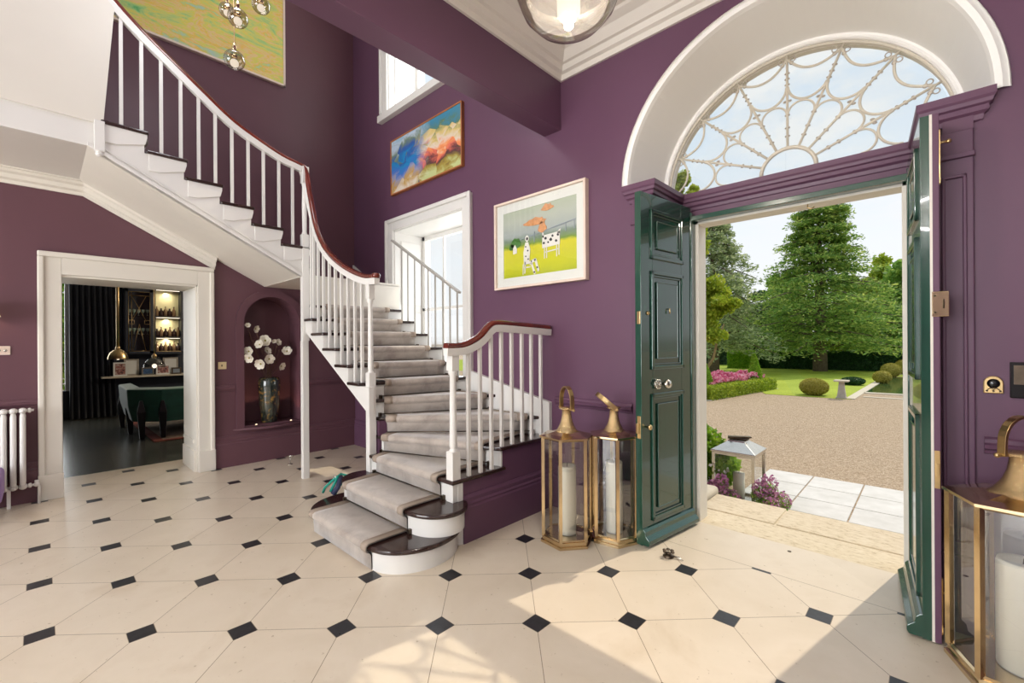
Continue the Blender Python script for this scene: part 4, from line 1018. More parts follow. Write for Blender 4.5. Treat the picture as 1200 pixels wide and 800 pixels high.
m = MB(); m.lathe([(.001,-1.075),(.045,-1.07),(.052,-1.05),(.052,-.99),(.04,-.965),(.012,-.95),(.012,-.80)], 0, 0, 20); build('bulb', m, 'pendant_glow', pd)
m = MB(); m.tube([(0,0,-.63),(0,0,-.02)], .006, 8); m.lathe([(.06,0),(.06,-.03),(.001,-.035)], 0, 0, 20); build('suspension_rod', m, 'steel', pd)
l = bpy.data.lights.new('pendant_bulb', 'POINT'); l.energy = 50; l.color = (1,.92,.82); l.shadow_soft_size = .06; lo_ = bpy.data.objects.new('pendant_bulb', l); COL.objects.link(lo_); lo_.location = (-1.18, 1.64, 2.86)
# cluster of small glass globes hanging in the stair well
cl = thing('cluster_pendant', 'cluster pendant of small clear glass globes on brass rods hanging in the stair well', 'pendant light', (-4.05, 1.12, 6.69))
m = MB(); m.lathe([(.16,0),(.16,-.03),(.001,-.035)], 0, 0, 24); build('ceiling_plate', m, 'steel', cl)
for (x, y, z, r) in ((-3.98,1.06,3.70,.074),(-3.96,1.08,4.03,.072),(-4.25,1.08,4.24,.06),(-3.94,1.24,4.21,.068),(-4.10,1.20,4.6,.07)):
    X, Y, Z = x+4.05, y-1.12, z-6.69
    g = build('globe', MB().ball((X,Y,Z), r, 24, 16), 'smoked_glass', cl)
    build('globe_bulb', MB().ball((X,Y,Z-r*.35), r*.42, 12, 8), 'pendant_glow', g)
    m = MB(); m.tube([(X,Y,Z+r*.9),(X,Y,-.02)], .0045, 6); m.lathe([(.012,0),(.016,.03),(.010,.07)], X, Y, 10, cz=Z+r*.92); m.lathe([(.02,-.01),(.024,.012)], X, Y, 12, cz=Z+r*.3)
    build('rod', m, 'gold_pale', cl)

l = bpy.data.lights.new('cluster_bulbs', 'POINT'); l.energy = 55; l.color = (.93,.95,1); l.shadow_soft_size = .25; lo_ = bpy.data.objects.new('cluster_bulbs', l); COL.objects.link(lo_); lo_.location = (-3.85, 1.0, 4.75)
# ================================================================== DINING ROOM beyond the doorway
XF = -12.5
struct('floor_dining', MB().box(XF-.2, -6.98, -2.5, 5, -.1, -.002), 'dining_boards')
w = MB(); w.box(XF-.2, XF, .42, 5, 0, 3.2); w.box(XF-.2, XF, -1.1, .42, 0, .57); w.box(XF-.2, XF, -1.1, .42, 2.95, 3.2); w.box(XF-.2, XF, -2.5, -1.1, 0, 3.2)
w.box(XF, -6.77, 4.9, 5, 0, 3.2); w.box(XF, -6.77, -2.6, -2.5, 0, 3.2); struct('wall_dining', w, 'navy_wall')
struct('ceiling_dining', MB().box(XF-.2, -6.77, -2.6, 5, 3.2, 3.3), 'ceiling_white')
e = tag(bpy.data.objects.new('window_4', None), kind='structure'); e.location = (XF, -.4, .57); COL.objects.link(e)
m = MB(); m.box(-.1,.02,-.72,-.62,0,2.38); m.box(-.1,.02,.74,.82,0,2.38); m.box(-.1,.04,-.72,.68,-.04,.05); m.box(-.1,.02,-.7,.67,2.32,2.40)
for z in (.6,1.15,1.7): m.box(-.06,-.02,-.7,.67,z-.015,z+.015)
for y in (-.2,.2): m.box(-.06,-.02,y-.012,y+.012,0,2.38)
build('sash', m, 'white_paint', e)
c = thing('curtain', 'full-length dark navy pleated curtain beside the dining room window', 'curtain', (-12.36, .755, .01))
m = MB(); rows = []
for z in (0, .7, 1.5, 2.3, 3.1):
    rows.append([( .05*math.sin(i*1.15 + z*.1) , -.36+.70*i/40*(1-.04*z), z) for i in range(41)])
m.loft(rows, smooth=True, cap=False, close=False); o = build('fabric', m, 'curtain_navy', c); s_ = o.modifiers.new('thick','SOLIDIFY'); s_.thickness = .02
m = MB(); m.tube([(0,-.9,3.12),(0,.5,3.12)], .014, 8); build('curtain_pole', m, 'brass', c)
# wall cabinet with leaded glass door and open drinks shelves
cb = thing('wall_cabinet', 'tall dark cabinet with a brass-leaded glass door and open drinks shelves', 'cabinet', (-12.36, 1.22, 1.30))
m = MB(); m.box(-.14,.16,-.02,.02,0,1.6); m.box(-.14,.16,.44,.50,0,1.6); m.box(-.14,.16,.95,1.0,0,1.6); m.box(-.14,.16,-.02,1.0,1.40,1.6); m.box(-.14,.16,-.02,1.0,-.02,.03); m.box(-.14,-.12,0,1.0,0,1.5); build('carcass', m, 'navy_wall', cb)
m = MB()
for a, b, c0, d0 in ((.0,.46,.0,.05),(.0,.46,1.30,1.38),(.0,.05,0,1.38),(.40,.46,0,1.38)): m.box(.16,.185,a,b,c0,d0)
dd = build('cabinet_door', m, 'navy_wall', cb)
m = MB()
for p, q in (((.05,.05),(.40,.05)),((.05,1.30),(.40,1.30)),((.05,.05),(.05,1.30)),((.40,.05),(.40,1.30)),((.10,.05),(.10,1.30)),((.05,1.22),(.40,1.22)),((.10,1.22),(.34,.68)),((.34,1.22),(.10,.68)),((.05,.62),(.14,.62)),((.05,.70),(.14,.70)),((.14,.62),(.14,.70)),((.40,.62),(.31,.62)),((.40,.70),(.31,.70)),((.31,.62),(.31,.70)),((.12,.06),(.225,.62)),((.33,.06),(.225,.62))):
    m.tube([(.19,p[0],p[1]),(.19,q[0],q[1])], .006, 5)
build('leading', m, 'brass', dd); build('door_glass', MB().add([(.175,.05,.05),(.175,.40,.05),(.175,.40,1.30),(.175,.05,1.30)],[(0,1,2,3)]), 'glass_clear', dd)
for z in (.03, .35, .80): build('shelf', MB().box(-.12,.15,.50,.95,z-.012,z+.012), 'brass' if z < .1 else 'black_lacquer', cb)
for z in (.40, .80): build('shelf', MB().box(-.12,.12,.02,.44,z-.008,z+.008), 'glass_thick', cb)
build('mirror_back', MB().box(-.118,-.112,.50,.95,.03,1.38), 'shade_cream', cb)
for z in (.33, .78, 1.38): build('shelf_light', MB().box(.10,.13,.52,.93,z-.012,z-.004), 'bulb_glow', cb)
for z in (.30,.74,1.33):
    l = bpy.data.lights.new('shelf_lamp', 'AREA'); l.energy = 1.6; l.color = (1,.95,.7); l.size = .35; l.shape = 'RECTANGLE'; l.size_y = .08
    q = bpy.data.objects.new('shelf_lamp', l); COL.objects.link(q); q.location = (-12.36+.02, 1.22+.72, 1.30+z)
def bottle_mesh(kind):
    return MB().lathe([(.030,0),(.034,.01),(.034,.12),(.012,.165),(.011,.20),(.014,.21)] if kind == 0 else ([(.045,0),(.05,.02),(.045,.10),(.016,.13),(.018,.17)] if kind == 1 else [(.028,0),(.004,.01),(.004,.05),(.03,.08),(.034,.13)]), 0, 0, 10)
where = ['bottom', 'middle', 'top']
proto = {}
for si, z in enumerate((.045, .365, .815)):
    for k in range(6 if si < 2 else 5):
        kind = (k + si) % 2; key = (kind, (k*3+si) % 2)
        if key not in proto:
            o = build('bottle', bottle_mesh(kind), ['bottle_glass','bottle_dark'][key[1]]); proto[key] = o
        else: o = proto[key].copy(); COL.objects.link(o)
        o.location = (-12.36+.03, 1.22+.54+.075*k, 1.30+z)
        tag(o, 'small liquor bottle on the %s open shelf of the dining room cabinet' % where[si], 'bottle', 'bottles on the %s open shelf' % where[si])
g0 = None
for si, z in enumerate((.41, .81)):
    for k in range(5):
        if g0 is None: o = g0 = build('wine_glass', bottle_mesh(2), 'glassware')
        else: o = g0.copy(); COL.objects.link(o)
        o.location = (-12.36+.02, 1.22+.08+.075*k, 1.30+z)
        tag(o, 'stemmed glass on the %s shelf behind the leaded cabinet door' % ['lower','upper'][si], 'glass', 'glasses on the %s cabinet shelf' % ['lower','upper'][si])
sh = thing('wall_shelf', 'long thin pale stone shelf below the dining room cabinet', 'shelf', (XF, 1.9, .80))
build('board', MB().box(0,.38,-1.05,2.0,0,.035), 'stone_pale', sh, .003); build('shelf_bracket', MB().box(0,.06,-.9,1.9,-.06,0), 'navy_wall', sh)
frames = [(1.03,1.25,.835,1.12,0,'white','white frame with a portrait photo, first on the shelf, in front'),(1.21,1.45,.835,1.18,-.12,'grey','large pale frame with a landscape photo behind the first white frame'),(1.48,1.69,.835,1.0,0,'navy','low wide blue photo frame in the middle of the shelf'),(1.72,1.97,.835,1.05,0,'rose','pale frame with a group photo right of the blue one'),(1.86,2.13,.835,1.20,-.12,'grey','tall grey frame at the back near the door jamb'),(1.98,2.16,.835,.98,.05,'dark','small dark frame nearest the door jamb')]
fm = {'white':('mount_white','art_photo'),'grey':('stone_grey','mount_white'),'navy':('steel','paint_blue'),'rose':('mount_white','art_photo'),'dark':('dark_metal','paint_grey')}
plain('paint_blue', (60, 90, 130), .4, var=.5, scale=30); t = NT('art_photo'); t.bsdf(t.ramp(t.noise(t.pos(), 22, 3), [(.35, srgb(40,44,60)), (.5, srgb(170,110,100)), (.65, srgb(200,190,180))]), .4)
for y0, y1, z0, z1, dx, ck, lab in frames:
    o = thing('photo_frame', lab, 'photo frame', (-12.22+dx, (y0+y1)/2, z0+.001), 0, 'framed photos on the dining room shelf'); wd = (y1-y0)/2; h = z1-z0
    m = MB(); b = .03; m.box(0,.02,-wd,wd,0,b); m.box(0,.02,-wd,wd,h-b,h); m.box(0,.02,-wd,-wd+b,b,h-b); m.box(0,.02,wd-b,wd,b,h-b); m.box(-.06,0,-.02,.02,0,.02)
    build('frame', m, fm[ck][0], o); build('photo', MB().box(.002,.012,-wd+b,wd-b,b,h-b), fm[ck][1], o)
for (x, y, z, r, mt, lab) in ((-10,.905,1.24,.135,'brass','brass dome pendant on a thick rod nearer the curtain in the dining room'),(-9.5,1.32,1.10,.15,'smoked_glass','smoky glass dome pendant right of the brass one in the dining room')):
    o = thing('pendant_light', lab, 'pendant light', (x, y, 3.2))
    Z = z - 3.2
    m = MB(); m.lathe([(r,0),(r*.98,.03),(r*.8,.10),(r*.45,.15),(.03,.165)], 0, 0, 28, cap=False, cz=Z); m.lathe([(r*.98,0),(r*.98,-.004)], 0, 0, 28, cap=False, cz=Z); build('shade', m, mt, o)
    m = MB(); m.tube([(0,0,Z+.15),(0,0,0)], .022 if mt == 'brass' else .008, 10); m.lathe([(.03,.15),(.035,.19),(.02,.22)], 0, 0, 12, cz=Z); build('rod', m, 'brass', o)
    m = MB(); m.ball((0,0,Z+.02), .035, 10, 8); build('bulb', m, 'bulb_glow', o)
# green tub sofa
sf = thing('tub_sofa', 'dark green velvet tub armchair with black legs on the dining room rug', 'armchair', (-9.75, 1.75, 0))
def oc(s, z, dx=0): return [(dx + x*s, y*s, z) for x, y in ((-.82,-.62),(.55,-.72),(.86,-.35),(.86,.45),(.55,.82),(-.82,.72))]
m = MB(); out_ = [(-.78,-.78),(.50,-.80),(.88,-.42),(.88,.5),(.5,.85),(-.78,.85)]; inn = [(-.78,-.62),(.46,-.64),(.72,-.36),(.72,.42),(.42,.68),(-.78,.68)]
rings = [[(x*.93,y*.93,.24) for x,y in out_]+[(x*.93,y*.93,.24) for x,y in reversed(inn)], [(x,y,.50) for x,y in out_]+[(x,y,.50) for x,y in reversed(inn)], [(x*1.02,y*1.02,.77) for x,y in out_]+[(x,y,.79) for x,y in reversed(inn)]]
m.loft(rings); build('backrest', m, 'chair_green', sf, .02, seg=3)
m = MB(); m.prism([(x*.95,y*.95) for x,y in inn], .24, .46); build('seat', m, 'chair_green', sf, .03, seg=3)
for (x, y) in ((-.80,-.74),(.78,-.66),(.92,-.42),(.05,-.72),(.5,.8),(-.75,.75)):
    m = MB(); m.loft([[(x+a*.03, y+b*.03, .0) for a,b in ((-1,-1),(1,-1),(1,1),(-1,1))], [(x*1.02+a*.055, y*1.02+b*.05, .42) for a,b in ((-1,-1),(1,-1),(1,1),(-1,1))], [(x*1.02+a*.02, y*1.02+b*.02, .60) for a,b in ((-1,-1),(1,-1),(1,1),(-1,1))]]); build('leg', m, 'black_lacquer', sf, .008)
rg = thing('rug', 'faded beige rug with a rust red border under the green armchair', 'rug', (-9.9, 2.8, 0))
build('field', MB().box(-1.25,1.25,-1.5,1.5,0,.010), 'rug_beige', rg); m = MB(); m.box(-1.35,1.35,-1.62,-1.5,0,.012); m.box(-1.35,1.35,1.5,1.62,0,.012); m.box(1.25,1.35,-1.5,1.5,0,.012); m.box(-1.35,-1.25,-1.5,1.5,0,.012); build('border', m, 'rug_red', rg)
# ================================================================== OUTDOORS
G = -.35
struct('threshold', MB().box(-1.47, -.03, 3.66, 4.0, -.3, -.004), 'step_stone')
m = MB(); m.box(-1.52, 1.2, 3.84, 4.06, G-.1, -.02); m.box(-1.52, -.93, 4.075, 4.52, G-.1, -.02); m.box(-.915, 1.2, 4.075, 4.52, G-.1, -.02); m.box(-1.52,1.2,4.05,4.08,G-.1,-.03); m.box(-.94,-.9,4.05,4.5,G-.1,-.03)
o = struct('step_top', m, 'step_stone', .008)
struct('step_lower', MB().box(-1.6, 1.2, 4.52, 4.95, G-.1, -.19), 'step_stone', .01)
m = MB(); m.box(-2.4, -1.53, 3.84, 4.62, G-.1, .03); struct('step_plinth', m, 'stone_pale', .04, seg=4)
m = MB()
for i in range(5):
    for j in range(3): m.box(-1.66+.53*i, -1.66+.53*i+.515, 5.50+.53*j, 5.50+.53*j+.515, G-.05, G+.012)
m.box(-1.66, -1.66+.53*5, 4.95, 5.49, G-.05, G+.010)
struct('path_paving', m, 'paving_white', .004)
struct('ground_gravel', MB().box(-70, 60, 3.84, 110, G-.3, G), 'gravel_stones')
m = MB(); m.prism([(-5.15,19.6),(-4.2,17.35),(-1.80,17.35),(-1.55,30),(-1.2,34.4),(-40,60),(-40,20)], G, G+.012); m.prism([(-1.0,34),(-1.3,30),(20,30),(20,80),(-40,80),(-40,50)], G, G+.010); struct('lawn', m, 'lawn_grass')
m = MB(); m.prism([(-1.95,17.4),(-1.72,17.4),(-1.5,30),(-1.75,30)], G, G+.03); m.prism([(-1.7,19.7),(4,19.7),(4,20.0),(-1.7,20.0)], G, G+.03); m.prism([(-1.6,18.3),(4,18.3),(4,18.5),(-1.6,18.5)], G, G+.02); m.prism([(-5.12,14.1),(-4.98,14.1),(-4.28,19.6),(-4.45,19.6)], G, G+.02)
struct('pool_coping', m, 'stone_pale')
struct('pool_water', MB().prism([(-1.7,20.0),(4,20.0),(4,29.5),(-1.5,29.5)], G-.02, G+.014), 'pool_water')

def quads(name, C_, size, mat, parent=None, up=None, aspect=.6, kind=None, label=None, cat=None, group=None, loc=(0,0,0), flatness=0):
    """many small leaves, each its own little folded face"""
    C_ = np.asarray(C_, float); n = len(C_)
    d = rng.normal(size=(n,3)); d[:,2] *= (1-flatness); d /= np.linalg.norm(d,axis=1)[:,None]
    e = rng.normal(size=(n,3)); e[:,2] *= (1-flatness); e -= d*np.sum(e*d,1)[:,None]; e /= np.linalg.norm(e,axis=1)[:,None]
    s = size*(.6+.8*rng.random(n))[:,None]
    a, b = d*s*.5, e*s*.5*aspect
    V = np.stack([C_-a, C_+b-a*.1, C_+a, C_-b-a*.1],1).reshape(-1,3)
    me = bpy.data.meshes.new(name); me.vertices.add(4*n); me.vertices.foreach_set('co', V.ravel())
    me.loops.add(4*n); me.loops.foreach_set('vertex_index', np.arange(4*n, dtype=np.int32))
    me.polygons.add(n); me.polygons.foreach_set('loop_start', np.arange(0,4*n,4,dtype=np.int32)); me.polygons.foreach_set('loop_total', np.full(n,4,dtype=np.int32))
    me.update(calc_edges=True); me.materials.append(M[mat])
    o = bpy.data.objects.new(name, me); link(o, parent); o.location = loc; tag(o, label, cat, group, kind); return o
def shell(n, c, r, inner=.75):
    d = rng.normal(size=(n,3)); d /= np.linalg.norm(d,axis=1)[:,None]; rr = inner + (1-inner)*rng.random(n)**.5
    return np.array(c) + d*rr[:,None]*np.array(r)
def box_pts(n, x0, x1, y0, y1, z0, z1):
    out = []
    A_ = [( (x1-x0)*(y1-y0), 2, z1), ((x1-x0)*(z1-z0), 1, y0), ((x1-x0)*(z1-z0), 1, y1), ((y1-y0)*(z1-z0), 0, x0), ((y1-y0)*(z1-z0), 0, x1)]
    tot = sum(a[0] for a in A_)
    for a, ax, v in A_:
        k = int(n*a/tot); p = rng.random((k,3))*[x1-x0,y1-y0,z1-z0]+[x0,y0,z0]; p[:,ax] = v + rng.normal(size=k)*.02; out.append(p)
    return np.concatenate(out)
def hedge(name, label, x0, x1, y0, y1, h, n, size, mat, cat='hedge', rot=0, group=None, core='dark_leaves'):
    c = ((x0+x1)/2, (y0+y1)/2, G)
    e = thing(name, label, cat, c, rot, group)
    a, b = (x1-x0)/2, (y1-y0)/2
    build('core', MB().box(-a+.04,a-.04,-b+.04,b-.04,0,h-.04), mat, e)
    quads('leaves', box_pts(n, -a,a,-b,b,0,h), size, mat, e, aspect=.7); return e
# clipped low box hedge round the flower bed
hedge('box_hedge', 'low clipped box hedge along the near side of the pink flower bed', -7.2, -5.15, 14.15, 14.6, .42, 5000, .05, 'box_leaves', group='box hedging')
hedge('box_hedge', 'low clipped box hedge along the lawn side of the pink flower bed', -5.02, -4.62, 14.3, 19.4, .42, 9000, .055, 'box_leaves', rot=-.128, group='box hedging')
# topiary cones
def cone(x, y, r, h, label):
    e = thing('topiary_cone', label, 'topiary', (x, y, G), 0, 'clipped green cones in the flower bed')
    prof = [(r*.85,0),(r,.12*h),(r*.86,.35*h),(r*.6,.62*h),(r*.3,.86*h),(r*.1,.97*h),(.001,h)]
    build('core', MB().lathe([(a*.94,b*.98) for a,b in prof], 0, 0, 20), 'cone_leaves', e)
    P_ = []
    for _ in range(4200):
        t = random.random()**1.3; z = t*h
        for (r0,z0),(r1,z1) in zip(prof[:-1],prof[1:]):
            if z0 <= z <= z1: rr = r0+(r1-r0)*(z-z0)/(z1-z0); break
        a = random.random()*2*PI; P_.append((rr*math.cos(a), rr*math.sin(a), z))
    quads('leaves', P_, .05, 'cone_leaves', e, aspect=.6)
cone(-5.45, 15.0, .36, 1.25, 'clipped green cone at the near corner of the flower bed')
cone(-4.86, 18.6, .30, 1.38, 'clipped green cone at the far corner of the flower bed')
# pink flowers
fb_ = thing('flower_bed', 'bed of pink and white bedding flowers inside the low box hedge', 'flowers', (-5.6, 16.8, G)); 
n = 5200; P_ = rng.random((n,3))*[1.7,4.3,.12] + [-.95,-2.0,.50]; P_[:,0] += -.128*0; P_[:,0] = P_[:,0] + (P_[:,1])*.11; P_[:,2] += .12*np.sin(P_[:,0]*5)*np.sin(P_[:,1]*4)
quads('petals', P_, .085, 'pink_petals', fb_, aspect=.9)
P2 = rng.random((5000,3))*[1.7,4.3,.45] + [-.95,-2.0,.03]; P2[:,0] += P2[:,1]*.11; quads('leaves', P2, .08, 'green_leaves', fb_)
# ball bushes
def ball(x, y, rx, rz, label, mat='ball_leaves', n=5000, s=.05):
    e = thing('clipped_bush', label, 'bush', (x, y, G), 0, 'clipped round bushes on the lawn')
    build('core', MB().ball((0,0,rz*.95), 1, 20, 12, sx=rx*.93, sy=rx*.93, sz=rz*.93), mat, e)
    quads('leaves', shell(n, (0,0,rz), (rx,rx,rz), .93), s, mat, e)
ball(-2.87, 17.95, .42, .29, 'clipped olive-green cushion bush on the lawn beside the stone pedestal')
ball(-1.52, 25, .33, .27, 'round clipped bush at the far end of the pool edge, front one', n=2500)
ball(-1.45, 29.5, .42, .36, 'round clipped bush furthest along the pool edge', n=2500)
ball(-2.35, 23.2, .42, .17, 'flat low dark clipped bush on the lawn left of the pool', 'hedge_leaves', 2500)
ball(-1.05, 33.0, .45, .40, 'small round bush by the hedge at the pool end', n=1500)
# stone pedestal
s = thing('stone_pedestal', 'pale stone baluster pedestal with a square top at the lawn edge', 'pedestal', (-2.06, 17.5, G))
m = MB(); m.box(-.14,.14,-.14,.14,0,.05); m.loft([[(a*.115,b*.115,.05) for a,b in ((-1,-1),(1,-1),(1,1),(-1,1))],[(a*.085,b*.085,.3) for a,b in ((-1,-1),(1,-1),(1,1),(-1,1))],[(a*.065,b*.065,.54) for a,b in ((-1,-1),(1,-1),(1,1),(-1,1))]]); build('shaft', m, 'stone_grey', s, .008)
build('top_slab', MB().box(-.19,.19,-.19,.19,.54,.59), 'stone_pale', s, .008)
# outdoor lantern on the gravel by the steps
e = thing('garden_lantern', 'square polished steel lantern standing outside beside the doorstep', 'lantern', (-1.585, 5.42, G), .0)
a = .205; H_ = .58
m = MB(); m.box(-a-.01,a+.01,-a-.01,a+.01,0,.03)
for sx in (-1,1):
    for sy in (-1,1): m.box(sx*a-.016, sx*a+.016, sy*a-.016, sy*a+.016, .03, H_)
for z in (.04, H_-.012):
    for s2 in (-1,1): m.box(-a,a,s2*a-.014,s2*a+.014,z-.015,z+.015); m.box(s2*a-.014,s2*a+.014,-a,a,z-.015,z+.015)
build('frame', m, 'steel', e, .003)
sq = lambda r, z: [(-r,-r,z),(r,-r,z),(r,r,z),(-r,r,z)]
build('roof', MB().loft([sq(a+.025,H_),sq(a+.025,H_+.02),sq(a*.45,H_+.11),sq(a*.42,H_+.125)]), 'steel', e, .004)
m = MB(); m.prism([(-.10,-.06),(.11,-.05),(.10,.06),(-.09,.05)], H_+.13, H_+.145); m.prism([(-.07,-.10),(.13,.03),(.10,.07),(-.10,-.05)], H_+.148, H_+.165); m.lathe([(.03,.12),(.025,.135)], 0, 0, 10, cz=H_); build('top_handle', m, 'dark_metal', e, .004)
for k, (x0,y0,x1,y1) in enumerate(((-a,-a,a,-a),(a,-a,a,a),(a,a,-a,a),(-a,a,-a,-a))):
    build('glass_pane', MB().add([(x0,y0,.04),(x1,y1,.04),(x1,y1,H_),(x0,y0,H_)],[(0,1,2,3)]), 'glass_clear', e)
cd = thing('candle', 'white pillar candle inside the steel lantern by the doorstep', 'candle', (-1.585, 5.42, G+.03)); build('wax', MB().lathe([(.06,0),(.06,.30),(.001,.295)], 0, 0, 18), 'candle_wax', cd); build('wick', MB().tube([(0,0,.29),(.003,0,.315)], .003, 6), 'black_plastic', cd)
# plants by the steps
e = thing('shrub', 'bright green leafy shrub behind the steel lantern left of the step', 'shrub', (-2.12, 5.45, G))
quads('leaves', np.concatenate([shell(3500,(0,0,.42),(.42,.42,.42),.5), shell(1800,(.1,.25,.3),(.35,.35,.3),.5)]), .075, 'cone_leaves', e, aspect=.6)
quads('white_blossom', shell(160,(0,-.05,.40),(.42,.42,.40),.9), .04, 'petal_white', e, aspect=.9)
m = MB()
for k in range(5): m.tube([(0,0,0),(.12*math.cos(k*1.3),.12*math.sin(k*1.3),.3)], .008, 5)
build('stem', m, 'trunk_bark', e)
for (x, y, r, lab) in ((-1.22,5.18,.17,'mauve flowering plant at the corner of the step'),(-1.62,4.95,.16,'mauve flowering plant between the step and the steel lantern')):
    e = thing('flowering_plant', lab, 'plant', (x, y, G), 0, 'mauve flowers by the steps')
    quads('leaves', np.concatenate([shell(500,(dx*r,dy*r,r*(.7+dz)),(r*.6,r*.6,r*.7),.2) for dx,dy,dz in ((0,0,0),(.5,.3,.1),(-.5,.2,.3),(.1,-.5,-.1),(-.2,.4,.6))]), .035, 'green_leaves', e, aspect=.35); quads('petals', np.concatenate([shell(190,(dx*r,dy*r,r*(1.0+dz)),(r*.5,r*.5,r*.6),.5) for dx,dy,dz in ((0,0,.2),(.6,.3,.0),(-.5,.1,.5),(.2,-.6,-.2),(-.1,.3,.9))]), .026, 'mauve_petals', e, aspect=.9)
    m = MB()
    for k in range(6): m.tube([(0,0,0),(.08*math.cos(k*1.05),.08*math.sin(k*1.05),.2)], .004, 4)
    build('stem', m, 'trunk_pale', e)
# far hedge
hedge('hedge', 'long clipped dark hedge across the far side of the lawn', -9.6, 6, 34.6, 35.8, 1.15, 26000, .13, 'hedge_leaves')
hedge('hedge', 'short clipped hedge end standing forward at the left of the far hedge', -10.4, -9.0, 33.2, 34.5, 1.2, 5000, .11, 'cone_leaves')
hedge('hedge', 'taller dark hedge behind the light green tree', -22, -11, 38, 39.5, 2.4, 12000, .2, 'dark_leaves')

# trees
def trunk(e, pts, r0, r1, mat='trunk_bark', name='trunk'):
    n = len(pts); return build(name, MB().tube(pts, r0, 10, radii=[r0+(r1-r0)*i/(n-1) for i in range(n)]), mat, e)
def cedar(x, y, H, prof, label, mat, size, nb, per, droop=.12, name='cedar_tree', z_first=1.6):
    e = thing(name, label, 'tree', (x, y, G))
    trunk(e, [(0,0,0),(.02,0,H*.3),(-.05,.05,H*.6),(0,0,H*.97)], .42*H/12, .05)
    pts = []; br = MB()
    for k in range(nb):
        t = (k+.5)/nb; nt_ = 17; z = z_first + (H-z_first)*((math.floor(t*nt_)+.5)/nt_) + random.uniform(-.12,.12)
        Rm = np.interp(z/H, [p[0] for p in prof], [p[1] for p in prof])
        a = k*2.399 + random.uniform(-.3,.3); L = Rm*random.uniform(.62,1.08)
        dirv = np.array([math.cos(a), math.sin(a)])
        tip = (dirv[0]*L, dirv[1]*L, z - droop*L + random.uniform(-.1,.25)*1.0)
        if k % 2 == 0: br.tube([(0,0,z-.25*L*.3),(dirv[0]*L*.5,dirv[1]*L*.5,z+.04),tip], .05, 5, radii=[.07,.04,.015])
        for q in range(6):
            u = .30 + .70*(q+.5)/6; w = (.55 - .30*u)*L*.62 + .16
            c = np.array([dirv[0]*L*u, dirv[1]*L*u, z - droop*L*u*u + .05*L*(1-u)])
            side = np.array([-dirv[1], dirv[0]])
            kk = int(per/6)
            off = rng.normal(size=(kk,3))*[.42,.42,.10]
            c0 = c + np.array([side[0],side[1],0])*rng.uniform(-w,w)
            P_ = np.empty((kk,3)); ln = rng.uniform(-1,1,kk)*w
            P_[:,0] = c[0] + side[0]*ln + dirv[0]*rng.uniform(-.16,.16,kk)*L; P_[:,1] = c[1] + side[1]*ln + dirv[1]*rng.uniform(-.16,.16,kk)*L
            P_[:,2] = c[2] - np.abs(ln)*.30 + rng.normal(size=kk)*.09 - np.abs(rng.normal(size=kk))*.06
            pts.append(P_)
    build('branch', br, 'trunk_bark', e)
    quads('needles', np.concatenate(pts), size, mat, e, aspect=.36, flatness=.6); return e
cedar(-4.95, 33.0, 11.4, [(0,3.6),(.12,4.4),(.3,4.8),(.45,4.3),(.56,3.2),(.66,2.2),(.8,2.0),(.92,1.4),(1,.5)], 'tall broad dark green conifer standing in front of the far hedge', 'cedar_needles', .22, 170, 330, z_first=1.5)
cedar(-9.4, 27.5, 9.6, [(0,2.5),(.15,3.4),(.4,3.3),(.6,2.6),(.8,1.9),(1,.5)], 'grey-green cedar with layered drooping branches left of the tall conifer', 'blue_needles', .20, 90, 380, droop=.28, z_first=1.7)
def round_tree(name, label, x, y, blobs, trunk_pts, r0, mat, size, per, mt='trunk_bark', group=None):
    e = thing(name, label, 'tree', (x, y, G), 0, group); P_ = []
    for (bx,by,bz,rx,ry,rz) in blobs:
        for _ in range(10):       # clumps on the crown's surface
            d = rng.normal(size=3); d /= np.linalg.norm(d); c = np.array([bx,by,bz]) + d*np.array([rx,ry,rz])*rng.uniform(.55,.95)
            P_.append(shell(int(per/10), c, np.array([rx,ry,rz])*.42, .2))
    quads('leaves', np.concatenate(P_), size, mat, e, aspect=.65)
    trunk(e, trunk_pts, r0, r0*.35, mt)
    return e
o = round_tree('deciduous_tree', 'sunlit yellow-green tree nearest the doorway on the left', -7.3, 20, [(.2,0,3.9,1.0,1.0,.9),(-.6,0,3.0,1.1,1,.8),(.75,0,3.3,.75,.8,.55),(.1,0,2.4,.9,.9,.6),(-1.2,0,4.6,.9,.9,.9),(-.7,.3,6.2,.8,.8,.9),(-.9,.3,7.6,.8,.8,1.0),(-1.1,.2,8.8,.7,.7,.7)], [(-.35,0,0),(-.38,0,1.2),(-.3,0,2.5),(-.6,0,5),(-.9,.2,8)], .17, 'bright_leaves', .15, 2600, 'trunk_pale')
trunk(o, [(-.15,0,0),(.05,0,.5),(.45,0,1.1),(.6,0,1.8),(.9,0,2.6)], .08, .03, 'trunk_pale', 'limb')
